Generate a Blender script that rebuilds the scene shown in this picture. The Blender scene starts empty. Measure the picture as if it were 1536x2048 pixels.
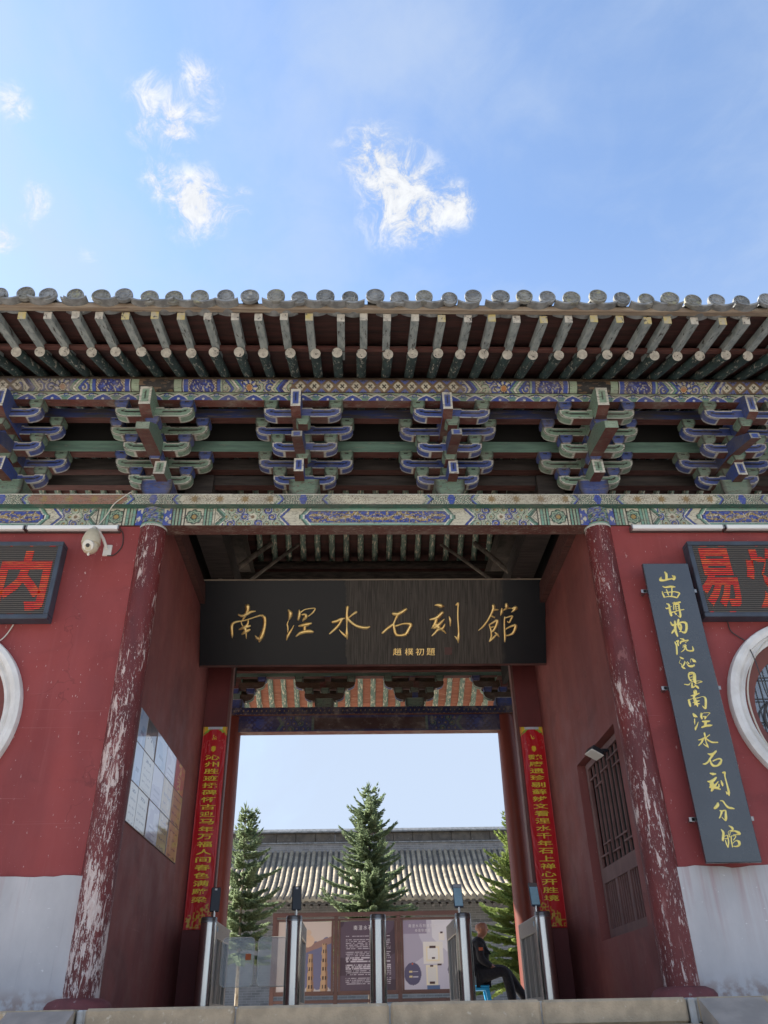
import bpy, bmesh, math, random
import numpy as np
from mathutils import Matrix, Vector
random.seed(7); np.random.seed(7)
SC = bpy.context.scene
COL = SC.collection
R = math.radians

# ---------------------------------------------------------------- camera
CAM = np.array((-0.243, -8.3, -0.11)); FPX = 1608.7
YAW, PIT, ROL = R(2.247), R(32.288), R(-1.216)
fw = np.array((math.sin(YAW)*math.cos(PIT), math.cos(YAW)*math.cos(PIT), math.sin(PIT)))
r0 = np.array((math.cos(YAW), -math.sin(YAW), 0.0)); u0 = np.cross(r0, fw)
rt = math.cos(ROL)*r0 + math.sin(ROL)*u0; up = -math.sin(ROL)*r0 + math.cos(ROL)*u0
cd = bpy.data.cameras.new('camera'); cam = bpy.data.objects.new('camera', cd); COL.objects.link(cam)
cd.sensor_fit = 'HORIZONTAL'; cd.sensor_width = 36.0; cd.lens = FPX/1536*36; cd.clip_end = 3000; cd.clip_start = .05
m = Matrix.Identity(4)
for i in range(3):
    m[i][0], m[i][1], m[i][2], m[i][3] = rt[i], up[i], -fw[i], CAM[i]
cam.matrix_world = m
SC.camera = cam

def hit(u, v, p, n):
    """photo pixel -> point on the plane through p with normal n"""
    d = fw + rt*(u-768)/FPX - up*(v-1024)/FPX
    p = np.array(p, float); n = np.array(n, float)
    return CAM + d*(((p-CAM)@n)/(d@n))
def at_y(u, v, y): return hit(u, v, (0, y, 0), (0, 1, 0))
def at_x(u, v, x): return hit(u, v, (x, 0, 0), (1, 0, 0))
def pix_dir(u, v):
    d = fw + rt*(u-768)/FPX - up*(v-1024)/FPX
    return d/np.linalg.norm(d)

# ---------------------------------------------------------------- light and sky
SUN = np.array((-.79, .33, .52)); SUN = SUN/np.linalg.norm(SUN)
SC.view_settings.view_transform = 'Standard'; SC.view_settings.look = 'None'
SC.view_settings.exposure = 1.42; SC.view_settings.gamma = 1
sl = bpy.data.lights.new('sun', 'SUN'); sl.energy = 5.0; sl.angle = R(.53); sl.color = (1, .93, .82)
so = bpy.data.objects.new('sun', sl); COL.objects.link(so)
so.rotation_euler = Vector(-SUN).to_track_quat('-Z', 'Y').to_euler(); so.location = (0, 0, 30)

W = bpy.data.worlds.new('World'); SC.world = W; W.use_nodes = True
nt = W.node_tree; nt.nodes.clear()
def N(t, kind, **kw):
    n = t.nodes.new(kind)
    for k, v in kw.items():
        if k == 'ins':
            for kk, vv in v.items():
                if hasattr(vv, 'is_linked') or isinstance(vv, bpy.types.NodeSocket): t.links.new(vv, n.inputs[kk])
                else: n.inputs[kk].default_value = vv
        else: setattr(n, k, v)
    return n
def math_(t, op, a, b=None, c=None, clamp=False):
    n = t.nodes.new('ShaderNodeMath'); n.operation = op; n.use_clamp = clamp
    for i, x in enumerate((a, b, c)):
        if x is None: continue
        if isinstance(x, bpy.types.NodeSocket): t.links.new(x, n.inputs[i])
        else: n.inputs[i].default_value = x
    return n.outputs[0]
def remap(t, x, a, b, c=0., d=1.):
    n = t.nodes.new('ShaderNodeMapRange'); n.interpolation_type = 'SMOOTHSTEP'
    t.links.new(x, n.inputs[0])
    for i, v in enumerate((a, b, c, d)): n.inputs[1+i].default_value = v
    return n.outputs[0]
def mixc(t, fac, a, b, mode='MIX'):
    n = t.nodes.new('ShaderNodeMix'); n.data_type = 'RGBA'; n.blend_type = mode
    for i, x in ((0, fac), (6, a), (7, b)):
        if isinstance(x, bpy.types.NodeSocket): t.links.new(x, n.inputs[i])
        elif i == 0: n.inputs[0].default_value = x
        else: n.inputs[i].default_value = (*x, 1) if len(x) == 3 else x
    return n.outputs[2]
sky = N(nt, 'ShaderNodeTexSky', sky_type='NISHITA', sun_disc=False)
sky.sun_elevation = math.asin(SUN[2]); sky.sun_rotation = math.atan2(SUN[0], SUN[1]) % (2*math.pi)
sky.air_density = 1.0; sky.dust_density = .55; sky.ozone_density = 1.6; sky.altitude = 900
tc = N(nt, 'ShaderNodeTexCoord'); D = tc.outputs['Generated']
# thin high cloud over the whole sky
mp = N(nt, 'ShaderNodeMapping', ins={'Vector': D, 'Scale': (1.6, 1.0, 2.6), 'Rotation': (0, .35, .5)})
n1 = N(nt, 'ShaderNodeTexNoise', ins={'Vector': mp.outputs[0], 'Scale': 1.7, 'Detail': 7., 'Roughness': .55, 'Distortion': .4})
n3 = N(nt, 'ShaderNodeTexNoise', ins={'Vector': mp.outputs[0], 'Scale': 6.5, 'Detail': 9., 'Roughness': .62, 'Distortion': .8})
cir = remap(nt, math_(nt, 'ADD', n1.outputs[0], math_(nt, 'MULTIPLY', math_(nt, 'SUBTRACT', n3.outputs[0], .5), .28)), .34, .76, .05, .60)
sep = N(nt, 'ShaderNodeSeparateXYZ', ins={0: D})
hz = remap(nt, sep.outputs[2], .86, .30, .0, .96)
hzn = math_(nt, 'MULTIPLY', hz, remap(nt, n1.outputs[0], .3, .6, .75, 1.))
veil = math_(nt, 'MAXIMUM', cir, hzn)
# small torn clouds in the directions where the photograph shows them
wn = N(nt, 'ShaderNodeTexNoise', ins={'Vector': D, 'Scale': 9., 'Detail': 3.})
wv = N(nt, 'ShaderNodeVectorMath', operation='SCALE', ins={0: wn.outputs['Color'], 'Scale': .06})
wd = N(nt, 'ShaderNodeVectorMath', operation='ADD', ins={0: D, 1: wv.outputs[0]})
n2 = N(nt, 'ShaderNodeTexNoise', ins={'Vector': wd.outputs[0], 'Scale': 30., 'Detail': 12., 'Roughness': .72, 'Distortion': .5})
blobs = None
for (u, v, r, s) in ((752, 330, 52, 1.), (800, 390, 70, 1.), (835, 430, 52, 1.), (905, 425, 34, .9), (328, 352, 36, .8), (395, 400, 52, 1.), (445, 398, 34, .8),
                     (355, 240, 38, .85), (300, 215, 36, .65), (285, 262, 20, .7), (392, 165, 30, .7), (400, 215, 22, .6), (70, 395, 26, .6), (28, 222, 32, .6), (55, 426, 18, .5), (2, 475, 26, .8), (172, 494, 18, .4),
                     (1750, 300, 60, .8), (-260, 250, 70, .8), (2050, 80, 80, .8), (500, -500, 90, .8), (1300, -700, 90, .8), (-600, 420, 80, .8)):
    c = pix_dir(u, v); ang = r/FPX*1.15
    dp = N(nt, 'ShaderNodeVectorMath', operation='DISTANCE', ins={0: wd.outputs[0], 1: tuple(c + .03)})
    b = remap(nt, dp.outputs['Value'], ang*1.75, ang*.1, 0., s)
    blobs = b if blobs is None else math_(nt, 'MAXIMUM', blobs, b)
cl = math_(nt, 'MULTIPLY', blobs, remap(nt, n2.outputs[0], .30, .66, .0, 1.))
cl = remap(nt, cl, .05, .72, 0., .95)
lum = 5.6
c1 = mixc(nt, veil, sky.outputs[0], (1.58, 1.86, 2.32))
shade_ = remap(nt, n2.outputs[0], .42, .72, .80, 1.)
ccol = N(nt, 'ShaderNodeVectorMath', operation='SCALE', ins={0: (2.6, 2.65, 2.72), 'Scale': shade_})
c2 = mixc(nt, cl, c1, ccol.outputs[0])
bg = N(nt, 'ShaderNodeBackground', ins={'Color': c2, 'Strength': .15})
wo = N(nt, 'ShaderNodeOutputWorld', ins={0: bg.outputs[0]})

# ---------------------------------------------------------------- materials
def srgb(*c):
    return tuple((x/255/12.92 if x/255 <= .04045 else ((x/255+.055)/1.055)**2.4) for x in c)
def newmat(name):
    mt = bpy.data.materials.new(name); mt.use_nodes = True
    t = mt.node_tree; b = t.nodes['Principled BSDF']
    return mt, t, b
def pos(t, sc=(1, 1, 1)):
    g = N(t, 'ShaderNodeNewGeometry')
    return N(t, 'ShaderNodeMapping', ins={'Vector': g.outputs['Position'], 'Scale': sc}).outputs[0]
def noise(t, v, s, d=5., r=.55, dist=0.):
    return N(t, 'ShaderNodeTexNoise', ins={'Vector': v, 'Scale': s, 'Detail': d, 'Roughness': r, 'Distortion': dist}).outputs[0]
def bump(t, b, h, st=.3, dist=.01):
    n = N(t, 'ShaderNodeBump', ins={'Height': h, 'Strength': st, 'Distance': dist}); t.links.new(n.outputs[0], b.inputs['Normal'])
def M(name, c1, c2=None, s=6., st=(1, 1, 1), lo=.35, hi=.65, rough=.75, metal=0., bmp=0., bs=40., c3=None, s3=30., lo3=.62, hi3=.68, st3=None, spec=.5, coat=0.):
    mt, t, b = newmat(name)
    c = c1
    v = pos(t, st)
    if c2: c = mixc(t, remap(t, noise(t, v, s), lo, hi), c1, c2)
    if c3: c = mixc(t, remap(t, noise(t, pos(t, st3 or st), s3, 8., .65), lo3, hi3), c, c3)
    if isinstance(c, tuple): b.inputs['Base Color'].default_value = (*c, 1)
    else: t.links.new(c, b.inputs['Base Color'])
    b.inputs['Roughness'].default_value = rough; b.inputs['Metallic'].default_value = metal
    b.inputs['Specular IOR Level'].default_value = spec; b.inputs['Coat Weight'].default_value = coat
    if bmp: bump(t, b, noise(t, v, bs, 6.), bmp)
    return mt
MT = {}
MT['wood_dark'] = M('wood_dark', (.035, .028, .023), (.085, .068, .056), 5., (1, 1, 6), bmp=.3, bs=25.)
MT['wood_red'] = M('wood_red', (.072, .022, .018), (.115, .045, .036), 5., (.6, 6, 6), bmp=.3, bs=30., c3=(.045, .03, .028), s3=9., lo3=.55, hi3=.7, st3=(.5, 5, 5))
MT['wood_board'] = M('wood_board', (.088, .032, .027), (.045, .021, .018), 3., (.5, 5, 5), bmp=.5, bs=14., c3=(.035, .024, .022), s3=6., lo3=.55, hi3=.66, st3=(.4, 5, 3))
MT['wood_pale'] = M('wood_pale', (.36, .30, .23), (.24, .18, .13), 4., (.4, 5, 5), bmp=.3, c3=(.15, .09, .07), s3=7., lo3=.56, hi3=.7)
MT['wood_grey'] = M('wood_grey', (.20, .17, .14), (.11, .09, .075), 4., (2, 2, 2), bmp=.4)
MT['wood_green'] = M('wood_green', (.15, .26, .205), (.10, .17, .14), 4., (.5, 4, 4), bmp=.2, c3=(.33, .30, .24), s3=8., lo3=.6, hi3=.7)
MT['wood_blue'] = M('wood_blue', (.035, .05, .15), (.06, .056, .065), 3.5, (.7, 5, 5), bmp=.2, lo=.4, hi=.6, c3=(.16, .12, .10), s3=5., lo3=.56, hi3=.66)
MT['wood_brown'] = M('wood_brown', (.055, .045, .040), (.028, .023, .021), 4., (.6, 5, 5), bmp=.2)
def rafter_mat(name, a, b2, flake, lo, hi):
    return M(name, a, b2, 6., (3, 1, 1), bmp=.5, bs=20., c3=flake, s3=13., lo3=lo, hi3=hi, st3=(3, .55, 1.2))
MT['rafter_green'] = rafter_mat('rafter_green', (.045, .085, .082), (.03, .05, .05), (.42, .40, .33), .575, .62)
MT['flyer_grey'] = rafter_mat('flyer_grey', (.36, .40, .39), (.23, .27, .27), (.06, .055, .05), .56, .65)
MT['rafter_rear'] = rafter_mat('rafter_rear', (.20, .30, .24), (.13, .20, .17), (.70, .66, .52), .52, .60)  # rear rafters, flyers and boards: fresher paint with courtyard bounce put into the colour
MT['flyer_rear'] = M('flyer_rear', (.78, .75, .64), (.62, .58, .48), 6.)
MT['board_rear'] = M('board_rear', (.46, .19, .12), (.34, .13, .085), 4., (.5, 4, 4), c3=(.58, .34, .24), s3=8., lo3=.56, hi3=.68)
MT['rafter_end'] = M('rafter_end', (.52, .50, .44), (.36, .34, .30), 20., c3=(.06, .055, .06), s3=26., lo3=.58, hi3=.62)
MT['gold_end'] = M('gold_end', (.50, .42, .16), (.42, .39, .30), 16., c3=(.10, .09, .08), s3=24., lo3=.58, hi3=.64)
MT['tile'] = M('tile', (.26, .27, .27), (.15, .155, .155), 9., bmp=.4, c3=(.36, .36, .33), s3=14., lo3=.58, hi3=.7)
MT['tile_dark'] = M('tile_dark', (.19, .20, .20), (.10, .105, .105), 9., bmp=.5, c3=(.33, .33, .30), s3=16., lo3=.56, hi3=.64)
MT['tile_moss'] = M('tile_moss', (.25, .25, .23), (.15, .15, .13), 11., bmp=.5, c3=(.30, .30, .20), s3=12., lo3=.54, hi3=.64)
MT['tile_far'] = M('tile_far', (.36, .30, .21), (.21, .175, .125), 3., bmp=.3, c3=(.42, .37, .28), s3=7., lo3=.56, hi3=.7)
MT['tile_gap'] = M('tile_gap', (.115, .10, .08), (.07, .06, .05), 6., c3=(.2, .19, .16), s3=12., lo3=.56, hi3=.7, bmp=.3)
MT['stone'] = M('stone', (.50, .39, .265), (.38, .30, .205), 7., bmp=.6, bs=60., c3=(.56, .48, .36), s3=22., lo3=.6, hi3=.7, rough=.85)
MT['stone_top'] = M('stone_top', (.42, .36, .31), (.33, .29, .25), 5., bmp=.3, bs=30., rough=.7)
MT['mortar'] = M('mortar', (.5, .5, .48), (.36, .35, .33), 9.)
MT['ground'] = M('ground', (.48, .43, .37), (.40, .36, .31), .8, bmp=.3, bs=20., rough=.9)
MT['court'] = M('court', (.56, .50, .42), (.48, .43, .36), 1.2, bmp=.3, bs=20., rough=.9)
def dado_mat():
    mt, t, b = newmat('grey_paint')
    c = mixc(t, remap(t, noise(t, pos(t, (1, 1, .5)), 2.0, 7., .6), .32, .68), (.54, .52, .52), (.44, .425, .43))
    z = N(t, 'ShaderNodeSeparateXYZ', ins={0: pos(t)}).outputs[2]
    st = math_(t, 'MULTIPLY', remap(t, noise(t, pos(t, (5, 5, .22)), 2.1, 6., .6), .46, .70), remap(t, z, .25, 1.0, .05, .75))
    c = mixc(t, st, c, (.40, .27, .27))                                   # red paint that ran down from the wall
    c = mixc(t, remap(t, noise(t, pos(t, (7, 7, .3)), 2.6, 6.), .60, .72, 0, .5), c, (.33, .33, .345))
    c = mixc(t, remap(t, noise(t, pos(t, (1.3, 1.3, 2.4)), 11., 6., .6), .68, .70, 0, .9), c, (.70, .69, .68))
    low = math_(t, 'MULTIPLY', remap(t, z, .22, .02), remap(t, noise(t, pos(t), 8., 6.), .42, .58))
    c = mixc(t, low, c, (.33, .25, .22))
    t.links.new(c, b.inputs['Base Color']); b.inputs['Roughness'].default_value = .55
    bump(t, b, noise(t, pos(t, (1, 1, .6)), 12., 5.), .18, .02)
    return mt
MT['grey_paint'] = dado_mat()
MT['white_paint'] = M('white_paint', (.80, .79, .77), (.68, .66, .63), 5., bmp=.2, c3=(.42, .36, .32), s3=16., lo3=.70, hi3=.76)
MT['red_lacquer'] = M('red_lacquer', (.17, .034, .018), (.14, .028, .016), 3., (1, 1, .3), rough=.45, bmp=.1)
MT['plinth_red'] = M('plinth_red', (.20, .055, .055), (.15, .045, .045), 8., bmp=.3, c3=(.34, .26, .24), s3=18., lo3=.62, hi3=.7)
MT['steel'] = M('steel', (.58, .57, .55), rough=.24, metal=1.)
MT['steel_dark'] = M('steel_dark', (.16, .15, .145), rough=.3, metal=.6)
MT['steel_matt'] = M('steel_matt', (.34, .33, .315), rough=.36, metal=.9)
MT['black_plastic'] = M('black_plastic', (.022, .024, .028), rough=.35)
MT['dark_recess'] = M('dark_recess', (.035, .035, .037), rough=.5)
MT['frame_navy'] = M('frame_navy', (.055, .072, .10), (.045, .055, .075), 6., rough=.45)
MT['gold'] = M('gold', (.97, .74, .33), (.88, .61, .23), 12., rough=.38, metal=.8)
MT['gold_bright'] = M('gold_bright', (.92, .76, .24), (.85, .67, .18), 14., rough=.4, metal=.4)
MT['banner_gold'] = M('banner_gold', (.88, .68, .06), rough=.5)
MT['camera_shell'] = M('camera_shell', (.62, .56, .42), (.54, .48, .35), 12., rough=.4)
MT['camera_face'] = M('camera_face', (.70, .68, .62), rough=.3)
MT['tube_white'] = M('tube_white', (.88, .89, .88), rough=.35)
MT['cable'] = M('cable', (.05, .045, .045), rough=.6)
MT['cable_white'] = M('cable_white', (.6, .57, .5), rough=.6)
MT['board_black'] = M('board_black', (.024, .027, .032), (.032, .036, .042), 2.5, rough=.16, spec=.9, coat=.5, c3=(.07, .08, .09), s3=16., lo3=.68, hi3=.76)
MT['brown_metal'] = M('brown_metal', (.145, .075, .065), (.12, .065, .055), 4., rough=.5)
MT['paper_white'] = M('paper_white', (.72, .70, .66), rough=.5)
MT['skin'] = M('skin', (.42, .20, .12), (.36, .165, .10), 20., rough=.5)
MT['cloth_black'] = M('cloth_black', (.018, .018, .022), (.028, .028, .032), 30., rough=.85, bmp=.3, bs=30.)
MT['shoe'] = M('shoe', (.02, .018, .017), rough=.4)
MT['patch_orange'] = M('patch_orange', (.65, .16, .06), rough=.7)
MT['stool_blue'] = M('stool_blue', (.02, .42, .78), rough=.35)
MT['bark'] = M('bark', (.12, .095, .075), (.07, .055, .045), 14., (2, 2, .5), bmp=.6)
MT['bark_white'] = M('bark_white', (.55, .48, .36), (.22, .17, .12), 9., (2, 2, .6), bmp=.5)
MT['seal_red'] = M('seal_red', (.075, .018, .016), rough=.4)
MT['white_text'] = M('white_text', (.82, .80, .82), rough=.6)
MT['cigarette'] = M('cigarette', (.85, .80, .7), rough=.7)
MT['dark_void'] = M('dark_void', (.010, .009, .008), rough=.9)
MT['inner_wall'] = M('inner_wall', (.45, .47, .48), (.38, .39, .4), 2., rough=.8)

def red_wall(name, scratch, k=(1, 1, 1)):
    mt, t, b = newmat(name)
    c = mixc(t, remap(t, noise(t, pos(t, (1.3, 1.3, .35)), 1.6, 6.), .3, .7), tuple(np.array((.31, .063, .060))*k), tuple(np.array((.235, .048, .048))*k))
    c = mixc(t, remap(t, noise(t, pos(t, (6, 6, .25)), 2.2, 6.), .55, .75, 0, .35), c, tuple(np.array((.34, .092, .086))*k))
    c = mixc(t, remap(t, noise(t, pos(t, (1, 1, .6)), 17., 7., .62),   .697, .712, 0, scratch), c, (.55, .40, .37))
    c = mixc(t, remap(t, noise(t, pos(t, (2.2, 2.2, .8)), 26., 3., .5), .725, .74, 0, scratch*.9), c, (.58, .45, .42))
    c = mixc(t, remap(t, noise(t, pos(t, (.7, .7, 1.1)), 1.1, 7., .65, .6), .52, .66, 0, .5), c, tuple(np.array((.17, .037, .038))*k))
    c = mixc(t, remap(t, noise(t, pos(t, (.35, .35, 30)), 1.3, 3., .5), .70, .73, 0, scratch*.28), c, (.48, .25, .23))
    wv_ = N(t, 'ShaderNodeVectorMath', operation='ADD', ins={0: pos(t, (1, 1, .8)), 1: N(t, 'ShaderNodeVectorMath', operation='SCALE', ins={0: N(t, 'ShaderNodeTexNoise', ins={'Vector': pos(t), 'Scale': 2.6, 'Detail': 6.}).outputs['Color'], 'Scale': .9}).outputs[0]})
    vo = N(t, 'ShaderNodeTexVoronoi', feature='DISTANCE_TO_EDGE', ins={'Vector': wv_.outputs[0], 'Scale': .75})
    cr = math_(t, 'MULTIPLY', remap(t, vo.outputs['Distance'], .008, .003), remap(t, noise(t, pos(t), 1.3, 3.), .52, .64, 0, .3))
    c = mixc(t, cr, c, (.08, .02, .02))
    t.links.new(c, b.inputs['Base Color'])
    t.links.new(remap(t, noise(t, pos(t), 3.), .3, .7, .55, .75), b.inputs['Roughness']); b.inputs['Specular IOR Level'].default_value = .3
    bump(t, b, math_(t, 'ADD', noise(t, pos(t), 3., 4.), math_(t, 'MULTIPLY', noise(t, pos(t), 90., 4.), .15)), .12, .05)
    return mt
MT['red_wall'] = red_wall('red_wall', .75)
MT['red_wall_inner'] = red_wall('red_wall_inner', .4, (.80, 1.22, 1.12))
def worn_column():
    mt, t, b = newmat('worn_column')
    c = mixc(t, remap(t, noise(t, pos(t, (1, 1, .4)), 3.5, 6.), .3, .7), (.175, .024, .022), (.105, .018, .018))
    big = noise(t, pos(t, (2.0, 2.0, .55)), 1.9, 5., .6)
    def flakes(sc, s_, lo, w, amt, col, c, k=.22):
        n_ = math_(t, 'ADD', noise(t, pos(t, sc), s_, 10., .70, .5), math_(t, 'MULTIPLY', math_(t, 'SUBTRACT', big, .5), k))
        return mixc(t, remap(t, n_, lo, lo+w, 0, amt), c, col)
    zc_ = N(t, 'ShaderNodeSeparateXYZ', ins={0: pos(t)}).outputs[2]
    big = math_(t, 'ADD', big, remap(t, zc_, 2.2, .0, 0., .05))
    c = flakes((3.2, 3.2, .8), 2.6, .585, .03, .7, (.27, .10, .09), c, .35)
    c = flakes((5, 5, .95), 4.2, .594, .016, .97, (.60, .47, .43), c, .55)
    c = flakes((11, 11, 2.6), 7.5, .605, .016, .95, (.66, .58, .54), c, .40)
    c = flakes((16, 16, .7), 3.2, .640, .015, .9, (.035, .014, .013), c, .1)
    t.links.new(c, b.inputs['Base Color']); b.inputs['Roughness'].default_value = .5
    bump(t, b, noise(t, pos(t, (5, 5, .95)), 4.2, 10., .70, .5), .8, .02)
    return mt
MT['worn_column'] = worn_column()
def painted(name, flake=.6, flo=.60, fhi=.66, dull=.5, under=(.16, .125, .10), fs=20., rough=.7, st=(.8, 2, 2), dust=.5):
    mt, t, b = newmat(name)
    a = N(t, 'ShaderNodeVertexColor', layer_name='Col')
    c = mixc(t, remap(t, noise(t, pos(t), 2.3, 5.), .40, .75, 0, dull), a.outputs[0], (.19, .165, .14))
    c = mixc(t, remap(t, noise(t, pos(t, st), fs, 9., .68), flo, fhi, 0, flake), c, under)
    sp = noise(t, pos(t, (.7, 9, 9)), 3.3, 6., .6)
    c = mixc(t, remap(t, math_(t, 'ABSOLUTE', math_(t, 'SUBTRACT', sp, .52)), .010, .004, 0, .8), c, (.03, .026, .022))
    c = mixc(t, remap(t, noise(t, pos(t, (1, 1.5, 1.5)), 5.5, 7., .65), .50, .72, 0, dust), c, (.30, .27, .225))
    t.links.new(c, b.inputs['Base Color']); b.inputs['Roughness'].default_value = rough
    bump(t, b, math_(t, 'ADD', noise(t, pos(t), fs*2, 6.), sp), .35, .006)
    return mt
MT['paint_arms'] = painted('paint_arms', .8, .55, .63, .42, (.12, .092, .072), 17., dust=.25)
MT['paint_beam'] = painted('paint_beam', .8, .55, .62, .40, (.25, .21, .17), 24., dust=.4)
MT['paint_purlin'] = painted('paint_purlin', .7, .57, .65, .42, (.19, .16, .135), 17.)
MT['paint_inner'] = painted('paint_inner', .6, .55, .66, .6, (.07, .06, .06), 12.)
def print_mat(name, rough, coat=0.):
    mt, t, b = newmat(name)
    a = N(t, 'ShaderNodeVertexColor', layer_name='Col'); t.links.new(a.outputs[0], b.inputs['Base Color'])
    b.inputs['Roughness'].default_value = rough; b.inputs['Coat Weight'].default_value = coat; b.inputs['Coat Roughness'].default_value = .03
    return mt
MT['print_matt'] = print_mat('print_matt', .5)
MT['print_gloss'] = print_mat('print_gloss', .35, 1.)
def banner_mat():
    mt, t, b = newmat('banner_film')
    a = N(t, 'ShaderNodeVertexColor', layer_name='Col'); t.links.new(a.outputs[0], b.inputs['Base Color'])
    b.inputs['Roughness'].default_value = .28
    bump(t, b, noise(t, pos(t, (2, 2, .6)), 3.2, 3., .5, .8), .5, .04)
    return mt
MT['banner_film'] = banner_mat()
def plaque_mat():
    mt, t, b = newmat('plaque_wood')
    g = pos(t)
    sx = N(t, 'ShaderNodeSeparateXYZ', ins={0: g}).outputs[0]
    # the middle boards have lost their lacquer, the outer ones kept it
    w = math_(t, 'ADD', sx, math_(t, 'MULTIPLY', noise(t, pos(t, (1, 1, 1)), 6., 4.), .12))
    mid = math_(t, 'MULTIPLY', remap(t, w, -.36, -.33), remap(t, w, 2.04, 1.92))
    half = remap(t, w, -1.9, -1.6)
    grain = noise(t, pos(t, (22, 1, .9)), 3., 6., .6)
    c = mixc(t, remap(t, grain, .35, .65), (.10, .088, .076), (.046, .04, .035))
    lac = mixc(t, half, (.0055, .007, .011), (.009, .011, .015))
    c = mixc(t, mid, lac, c)
    c = mixc(t, remap(t, noise(t, pos(t, (1.2, 3, 8)), 3.6, 5., .6), .66, .72, 0, .7), c, (.016, .015, .016))
    c = mixc(t, math_(t, 'MULTIPLY', mid, remap(t, noise(t, pos(t, (30, 1, .35)), 2.4, 2.), .66, .70, 0, .8)), c, (.012, .012, .012))
    t.links.new(c, b.inputs['Base Color'])
    t.links.new(remap(t, mid, 0, 1, .34, .55), b.inputs['Roughness']); b.inputs['Specular IOR Level'].default_value = .28
    bump(t, b, grain, .12, .01)
    return mt
MT['plaque_wood'] = plaque_mat()
def led_mat(name, base, emit, strength):
    mt, t, b = newmat(name)
    z = N(t, 'ShaderNodeSeparateXYZ', ins={0: pos(t)})
    st = math_(t, 'SINE', math_(t, 'MULTIPLY', z.outputs[2], 2*math.pi/.0245))
    rib = remap(t, st, -.5, .7)
    dots = remap(t, math_(t, 'SINE', math_(t, 'MULTIPLY', z.outputs[0], 2*math.pi/.016)), -.8, .6, .55, 1.)
    t.links.new(mixc(t, rib, tuple(x*.22 for x in base), base), b.inputs['Base Color'])
    b.inputs['Roughness'].default_value = .6
    if emit:
        ec = mixc(t, remap(t, noise(t, pos(t, (.4, 1, 4)), 16., 2.), .45, .62), emit, (.95, .16, .03))
        t.links.new(ec, b.inputs['Emission Color'])
        t.links.new(math_(t, 'MULTIPLY', math_(t, 'MULTIPLY', rib, dots), strength), b.inputs['Emission Strength'])
    bump(t, b, rib, .5, .008)
    return mt
MT['led_off'] = led_mat('led_off', (.10, .085, .07), None, 0)
MT['led_on'] = led_mat('led_on', (.22, .02, .015), (.70, .012, .010), .27)
def glass_mat(name, tint, alpha, rough=.02):
    mt, t, b = newmat(name)
    b.inputs['Base Color'].default_value = (*tint, 1); b.inputs['Roughness'].default_value = rough
    b.inputs['Alpha'].default_value = alpha; b.inputs['Specular IOR Level'].default_value = .8
    return mt
MT['flap_glass'] = glass_mat('flap_glass', (.62, .68, .72), .30, .08)
MT['window_glass'] = glass_mat('window_glass', (.30, .33, .36), .8, .03)
MT['window_glass'].node_tree.nodes['Principled BSDF'].inputs['Metallic'].default_value = .55
MT['screen'] = M('screen', (.03, .05, .075), (.10, .15, .2), 5., rough=.05)
MT['screen'].node_tree.nodes['Principled BSDF'].inputs['Emission Color'].default_value = (.25, .45, .6, 1)
MT['screen'].node_tree.nodes['Principled BSDF'].inputs['Emission Strength'].default_value = .08
def brick_mat():
    mt, t, b = newmat('far_brick')
    g = N(t, 'ShaderNodeNewGeometry'); s = N(t, 'ShaderNodeSeparateXYZ', ins={0: g.outputs['Position']})
    cx = N(t, 'ShaderNodeCombineXYZ', ins={0: s.outputs[0], 1: s.outputs[2], 2: 0.})
    br = N(t, 'ShaderNodeTexBrick', ins={'Vector': cx.outputs[0], 'Color1': (.21, .205, .20, 1), 'Color2': (.15, .148, .146, 1), 'Mortar': (.33, .325, .32, 1), 'Scale': 1., 'Mortar Size': .006, 'Brick Width': .29, 'Row Height': .075, 'Bias': -.1})
    c = mixc(t, remap(t, noise(t, g.outputs['Position'], 2.4, 6.), .42, .68, 0, .55), br.outputs[0], (.30, .295, .285))
    t.links.new(c, b.inputs['Base Color']); b.inputs['Roughness'].default_value = .85
    bump(t, b, br.outputs['Fac'], -.4, .01)
    return mt
MT['far_brick'] = brick_mat()
def leaf_mat(name, a, b2, trans):
    mt, t, b = newmat(name)
    c = mixc(t, remap(t, noise(t, pos(t), 2.6, 5.), .35, .65), a, b2)
    c = mixc(t, remap(t, noise(t, pos(t), 21., 3.), .3, .7, 0, .6), c, tuple(x*1.7 for x in b2))
    t.links.new(c, b.inputs['Base Color']); b.inputs['Roughness'].default_value = .6
    tr = N(t, 'ShaderNodeBsdfTranslucent', ins={'Color': c})
    mx = N(t, 'ShaderNodeMixShader', ins={0: trans, 1: b.outputs[0], 2: tr.outputs[0]})
    t.links.new(mx.outputs[0], t.nodes['Material Output'].inputs[0])
    return mt
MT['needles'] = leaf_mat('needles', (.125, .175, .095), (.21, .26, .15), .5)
MT['needles_lit'] = leaf_mat('needles_lit', (.19, .25, .075), (.25, .31, .10), .5)  # lit copy of needles, sunshine put into a brighter yellow-green

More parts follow.
